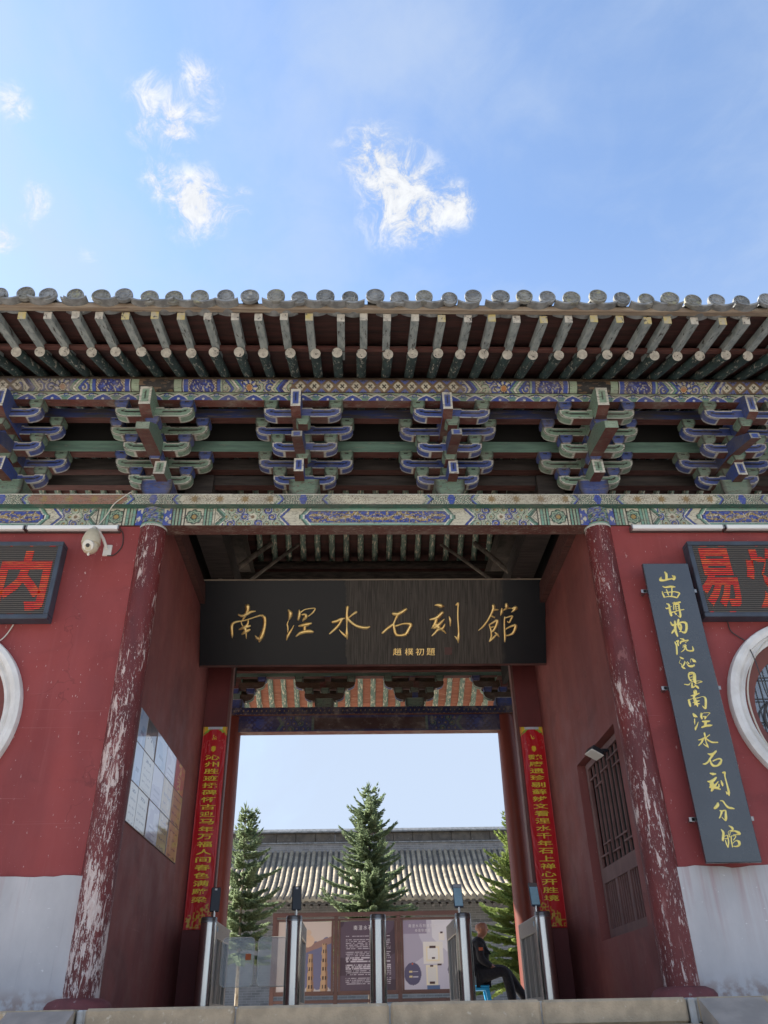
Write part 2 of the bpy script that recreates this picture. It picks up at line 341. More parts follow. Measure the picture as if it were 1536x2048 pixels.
# ---------------------------------------------------------------- mesh helpers
def tag(o, label=None, cat=None, group=None, kind=None):
    if label: o['label'] = label
    if cat: o['category'] = cat
    if group: o['group'] = group
    if kind: o['kind'] = kind
    return o
def empty(name, loc=(0, 0, 0), rz=0., parent=None):
    o = bpy.data.objects.new(name, None); COL.objects.link(o); o.location = loc; o.rotation_euler = (0, 0, rz)
    o.empty_display_size = .2
    if parent: o.parent = parent
    return o
def link(name, me, parent=None, loc=(0, 0, 0), rot=(0, 0, 0)):
    o = bpy.data.objects.new(name, me); COL.objects.link(o); o.location = loc; o.rotation_euler = rot
    if parent: o.parent = parent
    return o
class MB:
    """collects geometry for one mesh; optional colour per vertex"""
    def __init__(s): s.v = []; s.f = []; s.c = []; s.col = (.5, .5, .5); s.mi = []; s.m = 0
    def add(s, vs, fs, col=None):
        o = len(s.v); s.v += [tuple(map(float, p)) for p in vs]; s.f += [tuple(i+o for i in f) for f in fs]; s.mi += [s.m]*len(fs)
        if col is None: col = s.col
        if len(col) and isinstance(col[0], (float, int)): s.c += [tuple(col)]*len(vs)
        else: s.c += [tuple(c) for c in col]
        return s
    def box(s, x0, x1, y0, y1, z0, z1, col=None, bev=0.):
        if bev:
            b = bev
            pts = []
            for (X, Y, Z, sx, sy, sz) in ((x, y, z, (1 if x == x0 else -1), (1 if y == y0 else -1), (1 if z == z0 else -1)) for z in (z0, z1) for y in (y0, y1) for x in (x0, x1)):
                pts += [(X, Y+sy*b, Z+sz*b), (X+sx*b, Y, Z+sz*b), (X+sx*b, Y+sy*b, Z)]
            bm = bmesh.new()
            for p in pts: bm.verts.new(p)
            bmesh.ops.convex_hull(bm, input=bm.verts)
            bm.verts.index_update()
            s.add([v.co[:] for v in bm.verts], [[v.index for v in f.verts] for f in bm.faces], col); bm.free(); return s
        vs = [(x, y, z) for z in (z0, z1) for y in (y0, y1) for x in (x0, x1)]
        return s.add(vs, [(0, 2, 3, 1), (4, 5, 7, 6), (0, 1, 5, 4), (2, 6, 7, 3), (0, 4, 6, 2), (1, 3, 7, 5)], col)
    def prism(s, poly, axis, a, b, col=None):
        """poly: list of 2d points; axis 0: (y,z) along x; 1: (x,z) along y; 2: (x,y) along z"""
        n = len(poly)
        def P(p, t): return (t, p[0], p[1]) if axis == 0 else ((p[0], t, p[1]) if axis == 1 else (p[0], p[1], t))
        vs = [P(p, a) for p in poly]+[P(p, b) for p in poly]
        return s.add(vs, [tuple(range(n))[::-1], tuple(range(n, 2*n))]+[(i, (i+1) % n, n+(i+1) % n, n+i) for i in range(n)], col)
    def tube(s, path, r, n=10, col=None, cap=True):
        path = [np.array(p, float) for p in path]; rs = r if isinstance(r, (list, tuple)) else [r]*len(path)
        vs = []; prev = None
        for i, p in enumerate(path):
            t = path[min(i+1, len(path)-1)]-path[max(i-1, 0)]; t = t/(np.linalg.norm(t)+1e-9)
            if prev is None:
                a = np.array((0, 0, 1.)) if abs(t[2]) < .9 else np.array((1., 0, 0))
                e = np.cross(t, a)
            else: e = prev - t*(prev@t)
            e = e/np.linalg.norm(e); prev = e; f = np.cross(t, e)
            for k in range(n):
                an = 2*math.pi*k/n; vs.append(p+rs[i]*(math.cos(an)*e+math.sin(an)*f))
        fs = [(i*n+k, i*n+(k+1) % n, (i+1)*n+(k+1) % n, (i+1)*n+k) for i in range(len(path)-1) for k in range(n)]
        if cap: fs += [tuple(range(n))[::-1], tuple(range((len(path)-1)*n, len(path)*n))]
        return s.add(vs, fs, col)
    def lathe(s, prof, n=20, c=(0, 0, 0), axis=2, col=None):
        vs = []
        for (r, h) in prof:
            for k in range(n):
                a = 2*math.pi*k/n; q = (r*math.cos(a), r*math.sin(a))
                p = (q[0], q[1], h) if axis == 2 else ((q[0], h, q[1]) if axis == 1 else (h, q[0], q[1]))
                vs.append((p[0]+c[0], p[1]+c[1], p[2]+c[2]))
        fs = [(i*n+k, i*n+(k+1) % n, (i+1)*n+(k+1) % n, (i+1)*n+k) for i in range(len(prof)-1) for k in range(n)]
        fs += [tuple(range(n))[::-1], tuple(range((len(prof)-1)*n, len(prof)*n))]
        return s.add(vs, fs, col)
    def grid(s, P, C=None):
        nu, nv = P.shape[:2]
        ii, jj = np.meshgrid(np.arange(nu-1), np.arange(nv-1), indexing='ij'); a = (ii*nv+jj).ravel()
        fs = np.stack((a, a+nv, a+nv+1, a+1), 1).tolist()
        cc = None if C is None else np.clip(C.reshape(-1, 3), 0, 1).tolist()
        return s.add(P.reshape(-1, 3).tolist(), fs, cc)
    def mesh(s, name, mats, smooth=False, colors=False):
        me = bpy.data.meshes.new(name); me.from_pydata(s.v, [], s.f)
        for mm in (mats if isinstance(mats, (list, tuple)) else [mats]): me.materials.append(MT[mm])
        if isinstance(mats, (list, tuple)): me.polygons.foreach_set('material_index', s.mi)
        if colors:
            ca = me.color_attributes.new('Col', 'FLOAT_COLOR', 'POINT')
            ca.data.foreach_set('color', np.c_[np.array(s.c, float), np.ones(len(s.c))].astype(np.float32).ravel())
        if smooth is True: me.shade_smooth()
        elif smooth:
            me.shade_smooth(); me.set_sharp_from_angle(angle=R(smooth))
        me.validate(); me.update(); return me
    def build(s, name, mats, parent=None, loc=(0, 0, 0), rot=(0, 0, 0), smooth=False, colors=False):
        return link(name, s.mesh(name, mats, smooth, colors), parent, loc, rot)
def B(name, mat, parent, x0, x1, y0, y1, z0, z1, bev=0., loc=(0, 0, 0)):
    return MB().box(x0, x1, y0, y1, z0, z1, bev=bev).build(name, mat, parent, loc)

# glyph meshes from the built-in font (made before anything else is in the scene)
GLY = {}
def make_glyphs(chars, off):
    for ch in sorted(set(chars)):
        cu = bpy.data.curves.new('glyph', 'FONT'); cu.body = ch; cu.offset = off; cu.resolution_u = 2
        o = bpy.data.objects.new('glyph', cu); COL.objects.link(o)
        dg = bpy.context.evaluated_depsgraph_get(); dg.update()
        me = bpy.data.meshes.new_from_object(o.evaluated_get(dg))
        v = np.array([p.co[:2] for p in me.vertices]); f = [tuple(p.vertices) for p in me.polygons]
        lo, hi = v.min(0), v.max(0); v = v-(lo+hi)/2
        GLY[(ch, off)] = (v, f, hi-lo)
        bpy.data.objects.remove(o); bpy.data.curves.remove(cu); bpy.data.meshes.remove(me)
BANL = '沁州胜迹抚碑怀古迎马年万福人间春色满雕梁'; BANR = '魏唐遗珍剔藓辨文看涅水千年石上禅心开胜境'
SIG = '趙樸初題'; T1S = '南涅水石刻馆'; T2S = '南涅水石刻博物馆'; T3S = '参观导览图'
make_glyphs(BANL+BANR, .014); make_glyphs('内易燃', .03); make_glyphs(SIG+T1S+T2S+T3S, .0)
def glyph(mb, ch, off, o, ex, ey, w, h, th=.003, fit=True):
    """add one character centred at o, spanning w x h along unit vectors ex, ey"""
    v, f, sz = GLY[(ch, off)]
    n = np.cross(ex, ey); sx = w/(sz[0] if fit else 1); sy = h/(sz[1] if fit else 1)
    P = [np.array(o)+ex*p[0]*sx+ey*p[1]*sy for p in v]
    k = len(P)
    edges = {}
    for q in f:
        for i in range(len(q)): edges[(q[i], q[(i+1) % len(q)])] = 1
    side = [(a, b) for (a, b) in edges if (b, a) not in edges]
    mb.add(P+[p+n*th for p in P], [tuple(i+k for i in q) for q in f]+[(a, b, b+k, a+k) for a, b in side])

EX = np.array((1., 0, 0)); EY = np.array((0, 1., 0)); EZ = np.array((0, 0, 1.))
A = 2.675                       # column axis, half bay
YR, ZR = 7.2, -.25               # rear frame: mirrored about the ridge, a little lower

# ---------------------------------------------------------------- painted patterns (colour only, computed per vertex)
CREAM = np.array(srgb(205, 200, 180)); TEAL = np.array(srgb(122, 164, 146)); DTEAL = np.array(srgb(70, 112, 98)); BLUE = np.array(srgb(62, 84, 166))
NAVY = np.array(srgb(48, 52, 118)); OCHRE = np.array(srgb(172, 146, 88)); LINE = np.array(srgb(44, 40, 36)); DRED = np.array(srgb(112, 62, 54))
WHITE = np.array(srgb(222, 220, 208)); BLACKW = np.array(srgb(52, 50, 50)); SAGE = np.array(srgb(158, 176, 152)); BROWN = np.array(srgb(128, 104, 80))
def put(C, mask, col): C[mask] = col
def vnoise(U, V, s, seed=0):
    rs = np.random.RandomState(seed); T = rs.rand(64, 64)
    u = U*s+100; v = V*s+100; iu = np.floor(u).astype(int); iv = np.floor(v).astype(int); fu = u-iu; fv = v-iv
    fu = fu*fu*(3-2*fu); fv = fv*fv*(3-2*fv)
    g = lambda a, b: T[a % 64, b % 64]
    return (g(iu, iv)*(1-fu)+g(iu+1, iv)*fu)*(1-fv)+(g(iu, iv+1)*(1-fu)+g(iu+1, iv+1)*fu)*fv
def curls(U, V, rad, oy=0.):
    sp = rad*1.75; j = np.round((V-oy)/(sp*.86)); par = (j % 2)
    i = np.round(U/sp-par*.5); cx = (i+par*.5)*sp; cy = j*sp*.86+oy
    dx, dy = U-cx, V-cy; r = np.hypot(dx, dy)/rad; th = np.arctan2(dy, dx); sg = np.where((i+j) % 2 == 0, 1, -1)
    s = (r*1.7+sg*th/(2*math.pi)) % 1
    return s, r, (i+j) % 3
def swirl_fill(C, mask, U, V, rad, cA, cB, ground, oy):
    s, r, k = curls(U, V, rad, oy)
    put(C, mask, ground)
    put(C, mask & (r < 1) & (s < .55), cA); put(C, mask & (r < 1) & (s < .55) & (k == 1), cB)
    put(C, mask & (r < 1) & (s > .55) & (s < .78), LINE); put(C, mask & (r < .22), OCHRE)
def beam_paint(U, V, H, brk, panel):
    """U: distance from the column axis, V: 0..H; brk: s0 stripes, s1 medallion, s2 chevron, s3 curls, s4 panel start; panel: half length of the middle panel"""
    C = np.zeros(U.shape+(3,)); t = V/H; c = np.abs(t-.5)*2          # 0 at the middle, 1 at the edges
    s0, s1, s2, s3, s4 = brk
    put(C, U >= 0, CREAM)
    def stripes(a, b):
        q = (U-a)/(b-a); mk = (q >= 0) & (q < 1); put(C, mk, CREAM)
        put(C, mk & (q > .05) & (q < .28), TEAL); put(C, mk & (q > .28) & (q < .5), SAGE); put(C, mk & (q > .5) & (q < .72), TEAL)
        for e in (.03, .28, .5, .74, .97): put(C, mk & (np.abs(q-e) < .035), LINE)
    put(C, U < s0, CREAM); put(C, (U < s0) & (vnoise(U*2, V, 22, 3) > .45), BLUE)
    stripes(s0, s0+.16); stripes(s1-.15, s1)
    a, b = s0+.16, s1-.15; mc = (a+b)/2; du = (U-mc); dv = V-H/2; rr = np.hypot(du, dv); th = np.arctan2(dv, du)
    lob = H*.40*(1+.07*np.cos(8*th)); mk = (U >= a) & (U < b)
    put(C, mk, CREAM); put(C, mk & (rr < lob), SAGE); put(C, mk & (np.abs(rr-lob) < .007), LINE)
    put(C, mk & (rr < lob) & (np.sin(rr*150+2*np.sin(6*th)) > .3), DTEAL); put(C, mk & (rr < H*.13), OCHRE); put(C, mk & (np.abs(rr-H*.15) < .006), LINE)
    # chevrons, then curls between two chevrons, then the long panel with pointed ends
    chev = U-(c*.11)
    for base, sgn in ((s1+.02, 1), (s3+.03, -1)):
        ch = (U-base)-(sgn*(1-c)-.5+(0.5 if sgn < 0 else -.5)*0)*.10
        for k, col in enumerate((CREAM, DTEAL, TEAL, WHITE, BLUE, CREAM)):
            mk = (ch >= -.02+k*.03) & (ch < .01+k*.03) & (U > s1) & (U < s4+.1); put(C, mk, col); put(C, mk & (ch < -.02+k*.03+.007), LINE)
    mk = (U > s2+.02-c*.03) & (U < s3-.02+c*.03)
    swirl_fill(C, mk, U, V, .062, SAGE, BLUE*.9+.02, CREAM, H/2)
    mc2 = (s2+s3)/2; r2 = np.hypot(U-mc2, (V-H/2)); th2 = np.arctan2(V-H/2, U-mc2)
    put(C, mk & (r2 < .05*(1+.12*np.cos(9*th2))), CREAM); put(C, mk & (r2 < .022), BROWN)
    end = s4+c*.085*(c > .25)+.0
    e0 = U-end
    put(C, e0 > -.07, DTEAL); put(C, e0 > -.045, TEAL); put(C, e0 > -.018, WHITE)
    put(C, (e0 > -.07) & (e0 < -.062), LINE)
    inn = (e0 > 0)
    put(C, inn, TEAL); put(C, inn & (c < .80), WHITE); put(C, inn & (c < .72), LINE); put(C, inn & (c < .66) & (e0 > .012), BLUE)
    core = inn & (c < .62) & (e0 > .05)
    x = U-s4
    body = H*.5+H*.15*np.sin(x*13)+H*.05*np.sin(x*31+1)
    drag = (np.abs(V-body) < H*.085) | ((vnoise(U, V, 55, 5) > .66)) | ((np.abs(V-H*.5-H*.2*np.sin(x*13+2.6)) < H*.035))
    put(C, core & drag, OCHRE); put(C, core & drag & (vnoise(U, V, 110, 6) > .68), WHITE*.8); put(C, core & drag & (vnoise(U, V, 120, 8) > .72), LINE)
    put(C, core & (~drag) & (vnoise(U, V, 70, 9) > .74), NAVY*.7)
    return C
def beam_mesh(name, x0, x1, y, z0, z1, thick, fn, under, parent, mat='paint_beam', step=.0075, back=DRED, flip=1, top=None):
    """a box beam whose front (towards -y, or +y when flip=-1) carries a painted pattern"""
    nu = int((x1-x0)/step)+1; nv = max(6, int((z1-z0)/step)+1)
    U, V = np.meshgrid(np.linspace(x0, x1, nu), np.linspace(0, z1-z0, nv), indexing='ij')
    mb = MB(); C = fn(U, V)
    P = np.stack((U, np.full_like(U, y), V+z0), -1)
    if flip < 0: P = P[::-1]; C = C[::-1]
    mb.grid(P, C)
    yb = y+flip*thick; e = .0
    a, b = (y, yb) if flip > 0 else (yb, y)
    mb.add([(x0, a, z0), (x1, a, z0), (x1, b, z0), (x0, b, z0)], [(0, 3, 2, 1)], tuple(under))
    mb.add([(x0, yb, z0), (x1, yb, z0), (x1, yb, z1), (x0, yb, z1)], [(0, 3, 2, 1)], tuple(back))
    mb.add([(x0, a, z1), (x1, a, z1), (x1, b, z1), (x0, b, z1)], [(0, 1, 2, 3)], tuple(back))
    for xx in (x0, x1): mb.add([(xx, a, z0), (xx, b, z0), (xx, b, z1), (xx, a, z1)], [(0, 1, 2, 3)], tuple(back))
    return mb.build(name, mat, parent, colors=True)

# ---------------------------------------------------------------- ground
o = MB().add([(-900, -900, -1.6), (900, -900, -1.6), (900, 900, -1.6), (-900, 900, -1.6)], [(0, 1, 2, 3)]).build('plaza_ground', 'ground'); tag(o, kind='structure')
o = MB().box(-45, 45, 9.4, 60, -1.55, -.12).build('courtyard_ground', 'court'); tag(o, kind='structure')
plat = MB().box(-16, 16, -1.0, 9.38, -1.58, -.03).build('platform', 'stone_top'); tag(plat, kind='structure')
# edge stones along the front of the platform, with pale mortar joints
ed = [-9.4, -8.2, -7.05, -5.9, -4.75, -3.6, -2.31, -2.245, -1.142, -.003, 1.129, 2.235, 2.31, 3.6, 4.75, 5.9, 7.05, 8.2, 9.4]
for i in range(len(ed)-1):
    if ed[i+1]-ed[i] < .1:
        B('joint_stone', 'mortar', plat, ed[i]+.008, ed[i+1]-.008, -1.29, -.9, -.2, -.006, .012)
        continue
    o = B('edge_slab', 'stone', plat, ed[i]+.007, ed[i+1]-.007, -1.3+random.uniform(-.006, .006), -.9, -.17, random.uniform(-.003, .003), .018)
    B('mortar_joint', 'mortar', plat, ed[i]-.01, ed[i]+.01, -1.27, -.91, -.16, -.008)
MB().box(-16, 16, -1.22, -1.001, -1.58, -.175).build('retaining_wall', 'stone', plat)
for x in np.arange(-9.4, 9.4, 1.25):
    for j in range(5):
        y0 = -.89+j*.92
        B('floor_slab', 'stone_top', plat, x+.005, x+1.245, y0+.005, y0+.915, -.028, random.uniform(-.004, .002), .006)
for k in range(9):
    z1 = -.17-k*.16
    B('step', 'stone', plat, -2.23, 2.23, -1.235-(k+1)*.32, -1.235-k*.32+.05, max(z1-.35, -1.599), z1, .012)
for sg in (-1, 1):
    ya, yb = -1.31, -4.25
    poly = [(ya, -.012), (ya, -.3), (yb+.5, -1.599), (yb, -1.599), (yb+.02, -1.47)]
    a, b = sorted((sg*2.315, sg*2.80))
    MB().prism(poly, 0, a, b).build('ramp_stone', 'stone_top', plat)

# ---------------------------------------------------------------- gatehouse
GH = empty('gatehouse'); tag(GH, 'red temple gatehouse with painted brackets, worn columns and grey tiled eave', 'gatehouse')
def wall_with_round_hole(sg):
    """side bay front wall; face at y=-.08, round opening at (sg*4.69, 2.62)"""
    cx, cz, rad, n = sg*4.69, 2.62, .80, 64
    x0, x1 = sorted((sg*2.72, sg*8.1)); z0, z1 = 0., 4.885
    mb = MB(); ring = []; outer = []
    for k in range(n):
        a = 2*math.pi*(k+.5)/n; dx, dz = math.cos(a), math.sin(a); ring.append((cx+rad*dx, cz+rad*dz))
        t = min(((x1-cx)/dx if dx > 0 else (x0-cx)/dx) if abs(dx) > 1e-6 else 99, ((z1-cz)/dz if dz > 0 else (z0-cz)/dz) if abs(dz) > 1e-6 else 99)
        outer.append((cx+t*dx, cz+t*dz))
    # corners
    for y, fl in ((-.08, 0), (.32, 1)):
        vs = [(p[0], y, p[1]) for p in ring]+[(p[0], y, p[1]) for p in outer]; fs = []
        for k in range(n):
            j = (k+1) % n; q = (k, j, n+j, n+k); fs.append(q if fl else q[::-1])
            a, b = outer[k], outer[j]
            if abs(a[0]-b[0]) > 1e-4 and abs(a[1]-b[1]) > 1e-4:
                cxx = a[0] if abs(a[0]-x0) < 1e-4 or abs(a[0]-x1) < 1e-4 else b[0]; czz = a[1] if abs(a[1]-z0) < 1e-4 or abs(a[1]-z1) < 1e-4 else b[1]
                vs.append((cxx, y, czz)); q = (n+k, n+j, len(vs)-1); fs.append(q[::-1] if fl == 0 else q)
        mb.add(vs, fs)
    vs = [(p[0], -.08, p[1]) for p in ring]+[(p[0], .32, p[1]) for p in ring]
    mb.add(vs, [(k, (k+1) % n, n+(k+1) % n, n+k) for k in range(n)])
    for xx in (x0, x1): mb.add([(xx, -.08, z0), (xx, .32, z0), (xx, .32, z1), (xx, -.08, z1)], [(0, 1, 2, 3)])
    mb.add([(x0, -.08, z1), (x1, -.08, z1), (x1, .32, z1), (x0, .32, z1)], [(0, 1, 2, 3)])
    w = mb.build('front_wall', 'red_wall', GH)
    # round window: moulded white ring, red inner ring, bars, pane
    mb = MB(); prof = [(.80, -.075), (.80, -.10), (.835, -.125), (.86, -.105), (.875, -.105), (.885, -.15), (.93, -.165), (.975, -.15), (.985, -.12), (.985, -.075)]
    n = 72; vs = []
    for (r, y) in prof:
        for k in range(n):
            a = 2*math.pi*k/n; vs.append((cx+r*math.cos(a), y, cz+r*math.sin(a)))
    m_ = len(prof); fs = [(i*n+k, i*n+(k+1) % n, ((i+1) % m_)*n+(k+1) % n, ((i+1) % m_)*n+k) for i in range(m_) for k in range(n)]
    win = mb.add(vs, fs).build('round_window', 'white_paint', GH, smooth=35)
    mb = MB(); prof = [(.66, .05), (.66, .0), (.80, -.03), (.80, .05)]; vs = []
    for (r, y) in prof:
        for k in range(n):
            a = 2*math.pi*k/n; vs.append((cx+r*math.cos(a), y, cz+r*math.sin(a)))
    fs = [(i*n+k, i*n+(k+1) % n, ((i+1) % 4)*n+(k+1) % n, ((i+1) % 4)*n+k) for i in range(4) for k in range(n)]
    mb.add(vs, fs).build('inner_ring', 'red_lacquer', win, smooth=35)
    for q in range(-4, 5):
        h = math.sqrt(max(.67**2-(q*.135)**2, 0)); B('window_bar', 'cable', win, cx+q*.135-.006, cx+q*.135+.006, .02, .032, cz-h, cz+h)
    for q in (-.35, -.12, .14, .38):
        h = math.sqrt(.67**2-q*q); B('window_bar', 'cable', win, cx-h, cx+h, .034, .044, cz+q-.006, cz+q+.006)
    for (r, ox, oz) in ((.26, -.33, -.1), (.22, .12, .3), (.3, .15, -.33)):
        MB().tube([(cx+ox+r*math.cos(a), .01, cz+oz+r*math.sin(a)) for a in np.linspace(0, 4.6, 20)], .014, 6).build('scroll_bar', 'cable', win)
    B('cross_rail', 'red_lacquer', win, cx-.63, cx+.63, .046, .075, cz-.27, cz-.22)
    MB().lathe([(.69, .085), (.69, .095)], 48, (cx, 0, cz), 1).build('pane', 'window_glass', win)
    # proud plaster field, grey dado
    a, b = sorted((sg*2.79, sg*8.1))
    te = [(b-(b-a)*k/60, 1.072+random.uniform(-.007, .007)+.008*math.sin(k*.9)) for k in range(61)]
    o = MB().prism([(a, .0), (b, .0)]+te, 1, -.113, -.0795).build('dado', 'grey_paint', GH)
    # room behind
    a, b = sorted((sg*2.75, sg*8.0))
    B('room_ceiling', 'inner_wall', GH, a, b, .33, 3.9, 4.3, 4.36)
    B('back_wall', 'red_wall_inner', GH, a, sorted((sg*2.62, sg*8.1))[1], 3.75, 4.05, 0, 4.9)
for sg in (-1, 1): wall_with_round_hole(sg)

# passage side walls (the right one has a window recess)
B('side_wall', 'red_wall_inner', GH, -2.74, -2.575, .1, 3.79, 0, 5.15)
wy0, wy1, wz0, wz1 = .40, 2.14, .62, 2.62
mb = MB(); xi = 2.585
mb.box(xi, 2.74, .1, wy0, 0, 5.15); mb.box(xi, 2.74, wy1, 3.79, 0, 5.15); mb.box(xi, 2.74, wy0, wy1, 0, wz0); mb.box(xi, 2.74, wy0, wy1, wz1, 5.15)
mb.build('side_wall', 'red_wall_inner', GH)
# lattice window in the recess
MT['jamb_red'] = M('jamb_red', (.17, .034, .034), (.13, .028, .028), 3., (1, 1, .4), rough=.6, c3=(.34, .22, .2), s3=30., lo3=.72, hi3=.75, st3=(1, 1, .3))
MT['win_wood'] = M('win_wood', (.175, .085, .075), (.135, .062, .056), 6., (1, 1, .5), rough=.65, bmp=.15)
lw = B('lattice_window', 'win_wood', GH, 2.70, 2.735, wy0, wy1, wz0, wz0+.14)
xf0, xf1 = 2.665, 2.70
def lbar(y0, y1, z0, z1, nm='lattice_bar', d=.012): return B(nm, 'win_wood', lw, xf0+d, xf1-.002+d*.2, y0, y1, z0, z1)
fy0, fy1, fz0, fz1 = wy0+.004, wy1-.10, wz0+.005, wz1-.03
for (a, b, c, d) in ((fy0, fy0+.09, fz0, fz1), (fy1-.09, fy1, fz0, fz1), (fy0+.091, fy1-.091, fz0, fz0+.10), (fy0+.091, fy1-.091, fz1-.07, fz1), (fy0+.091, fy1-.091, 1.20, 1.36)):
    lbar(a, b, c, d, 'window_frame', 0)
ya, yb = fy0+.09, fy1-.09
nb = 9
for i in range(1, nb):
    yy = ya+(yb-ya)*i/nb; st = .0 if i in (3, 4, 5, 6) else .0
    lbar(yy-.009, yy+.009, 1.36, fz1-.07)
for (i0, i1, z) in ((0, 2, 2.42), (1, 3, 2.30), (2, 4, 2.42), (4, 6, 2.36), (6, 8, 2.26), (7, 9, 2.38), (0, 1, 1.62), (1, 3, 1.50), (2, 5, 1.58), (4, 6, 1.47), (6, 8, 1.60), (7, 9, 1.49)):
    lbar(ya+(yb-ya)*i0/nb, ya+(yb-ya)*i1/nb, z-.009, z+.009, d=.006)
for k in (1, 2):
    yy = ya+(yb-ya)*k/3; lbar(yy-.035, yy+.035, fz0+.1, 1.2, 'window_frame', .001)
for k in range(3):
    a = ya+(yb-ya)*k/3; w = (yb-ya)/3
    for i in range(1, 6): lbar(a+w*i/6-.012, a+w*i/6+.012, fz0+.1, 1.2)
B('pane', 'dark_void', lw, 2.7265, 2.73, fy0+.02, fy1-.02, fz0+.14, fz1)

# columns
def column(x, y, mat, r=.16, h=5.12, band=True):
    c = MB().lathe([(r*1.03, .09), (r*1.02, 1.2), (r, 2.6), (r*.98, 3.8), (r*.96, h)], 36).build('column', mat, GH, (x, y, 0), smooth=40)
    MB().lathe([(.285, 0), (.285, .035), (.26, .07), (.20, .095), (.17, .098)], 32).build('plinth', 'plinth_red', c, smooth=40)
    if band:
        n, k = 48, 26; th = np.linspace(0, 2*math.pi, n+1); zz = np.linspace(4.86, h-.002, k); T, Z = np.meshgrid(th, zz, indexing='ij')
        rr = r*.96+.007
        u = T*r; v = Z-4.86
        C = np.zeros(T.shape+(3,)); C[:] = CREAM
        swirl_fill(C, v > .05, u, v, .05, BLUE, DTEAL, SAGE, .14)
        put(C, v < .055, TEAL); put(C, v < .03, WHITE*.85); put(C, (np.abs(v-.055) < .006), LINE)
        MB().grid(np.stack((rr*np.cos(T), rr*np.sin(T), Z), -1), C).build('painted_band', 'paint_beam', c, smooth=True, colors=True)
    return c
for x in (-A, A): column(x, 0, 'worn_column')
for x in (-8.02, 8.02): column(x, 0, 'worn_column', band=False)
for x in (-A, A): column(x, YR, 'red_lacquer', .185, 4.92, False)
for x in (-8.02, 8.02): column(x, YR, 'red_lacquer', .185, 4.92, False)

# architrave: one beam per bay
def paint_bay(xl, xr, brk):
    def fn(U, V):
        d = np.minimum(U-xl, xr-U); return beam_paint(np.maximum(d, 0), V, .235, brk, 1.)
    return fn
CB = (.22, .74, .84, 1.52, 1.80); SB = (.2, .66, .74, 1.08, 1.28)
beam_mesh('architrave', -A+.02, A-.02, -.10, 4.89, 5.125, .22, paint_bay(-A, A, CB), DRED*.7, GH)
beam_mesh('architrave', -8.0, -A-.02, -.10, 4.89, 5.125, .22, paint_bay(-8.02, -A, SB), DRED*.7, GH)
beam_mesh('architrave', A+.02, 8.0, -.10, 4.89, 5.125, .22, paint_bay(A, 8.02, SB), DRED*.7, GH)
# flat plate on top of it
def plate_paint(xl, xr, red):
    def fn(U, V):
        H = .145; C = np.zeros(U.shape+(3,)); C[:] = CREAM*.95 if not red else np.array(srgb(150, 112, 96))
        bl = 2*A/3; q = ((U+A/3+bl*4) % bl); d = np.minimum(q, bl-q)              # distance to the nearest bracket set
        s, r, k = curls(U, V, .046, H/2)
        put(C, (s > .55) & (s < .72) & (r < 1) & (d > .36) & (d < .8), BROWN if not red else BROWN*.8)
        star = np.abs(((q-.34) % .3)-.15); th = np.arctan2(V-H/2, ((q-.34) % .3)-.15); rr = np.hypot(V-H/2, ((q-.34) % .3)-.15)
        mid = (np.abs(U) > A/3)
        put(C, (rr < .042*(1+.3*np.cos(8*th))) & (d > .36) & mid, np.array(srgb(150, 126, 84)))
        c = np.abs(V/H-.5)*2
        mk = d < .30+c*.06; put(C, mk, CREAM)
        if not red or True:
            s2, r2, k2 = curls(U, V, .034, H/2); put(C, mk & (s2 < .4) & (r2 < 1), DTEAL); put(C, mk & (s2 > .4) & (s2 < .6) & (r2 < 1), LINE)
            e = d-(.22+c*.06); put(C, mk & (e > 0) & (e < .03), BLUE); put(C, mk & (e > .03) & (e < .05), SAGE); put(C, mk & (np.abs(e) < .006), LINE); put(C, mk & (d < .02+.03*(1-c)), BLUE)
        put(C, V > H-.012, WHITE*.9)
        return C
    return fn
for (a, b, red) in ((-8.2, -A+.1, True), (-A+.1, A, False), (A, 8.2, False)):
    beam_mesh('plate_beam', a, b-.003, -.2, 5.125, 5.27, .4, plate_paint(a, b, red), DTEAL*.9, GH)

# tie beams between the bracket sets
def rail(mat, y, z0, z1, th, under='wood_red', x=8.1, nm='tie_beam', ym=0):
    mb = MB(); mb.box(-x, x, y-th/2, y+th/2, z0, z1); mb.mi = [1 if i == 0 else 0 for i in range(6)]
    return mb.build(nm, [mat, under], GH)
rail('wood_blue', -.35, 6.27, 6.41, .11)
rail('wood_green', .0, 6.0, 6.165, .13)
rail('wood_brown', .36, 5.98, 6.15, .12)
rail('wood_brown', .36, 5.735, 5.88, .12)
rail('dark_void', .08, 6.19, 6.66, .05, 'dark_void', nm='gap_shade_board')  # added black sheet, painting the shade in the gap between the tie beams
# cloud-pattern tie and purlin
def cloud_paint(U, V):
    H = .13; C = np.zeros(U.shape+(3,)); C[:] = SAGE
    p = .30; q = (U % p)/p-.5; w = V/H
    sc = .28+.5*np.abs(np.cos(q*math.pi))**1.2
    put(C, w < sc, TEAL*.9); put(C, np.abs(w-sc) < .07, LINE); put(C, (w < sc-.07) & (w > sc-.2), WHITE)
    q2 = ((U+p/2) % p)/p-.5; sc2 = .72*np.maximum(0, 1-np.abs(q2*2.6))**.6
    put(C, (w < sc2), BLUE); put(C, (np.abs(w-sc2) < .07) & (sc2 > 0), WHITE)
    put(C, np.hypot(q2*p, V-.02) < .016, WHITE)
    r = np.hypot(q*p, V-H*.5); put(C, (r < .036) & (np.sin(r*220+np.arctan2(V-H*.5, q*p)) > .2), BLUE)
    put(C, w > .93, LINE)
    return C
beam_mesh('cloud_tie', -8.1, 8.1, -.77, 6.25, 6.38, .13, cloud_paint, DRED*.8, GH, 'paint_purlin', .008)
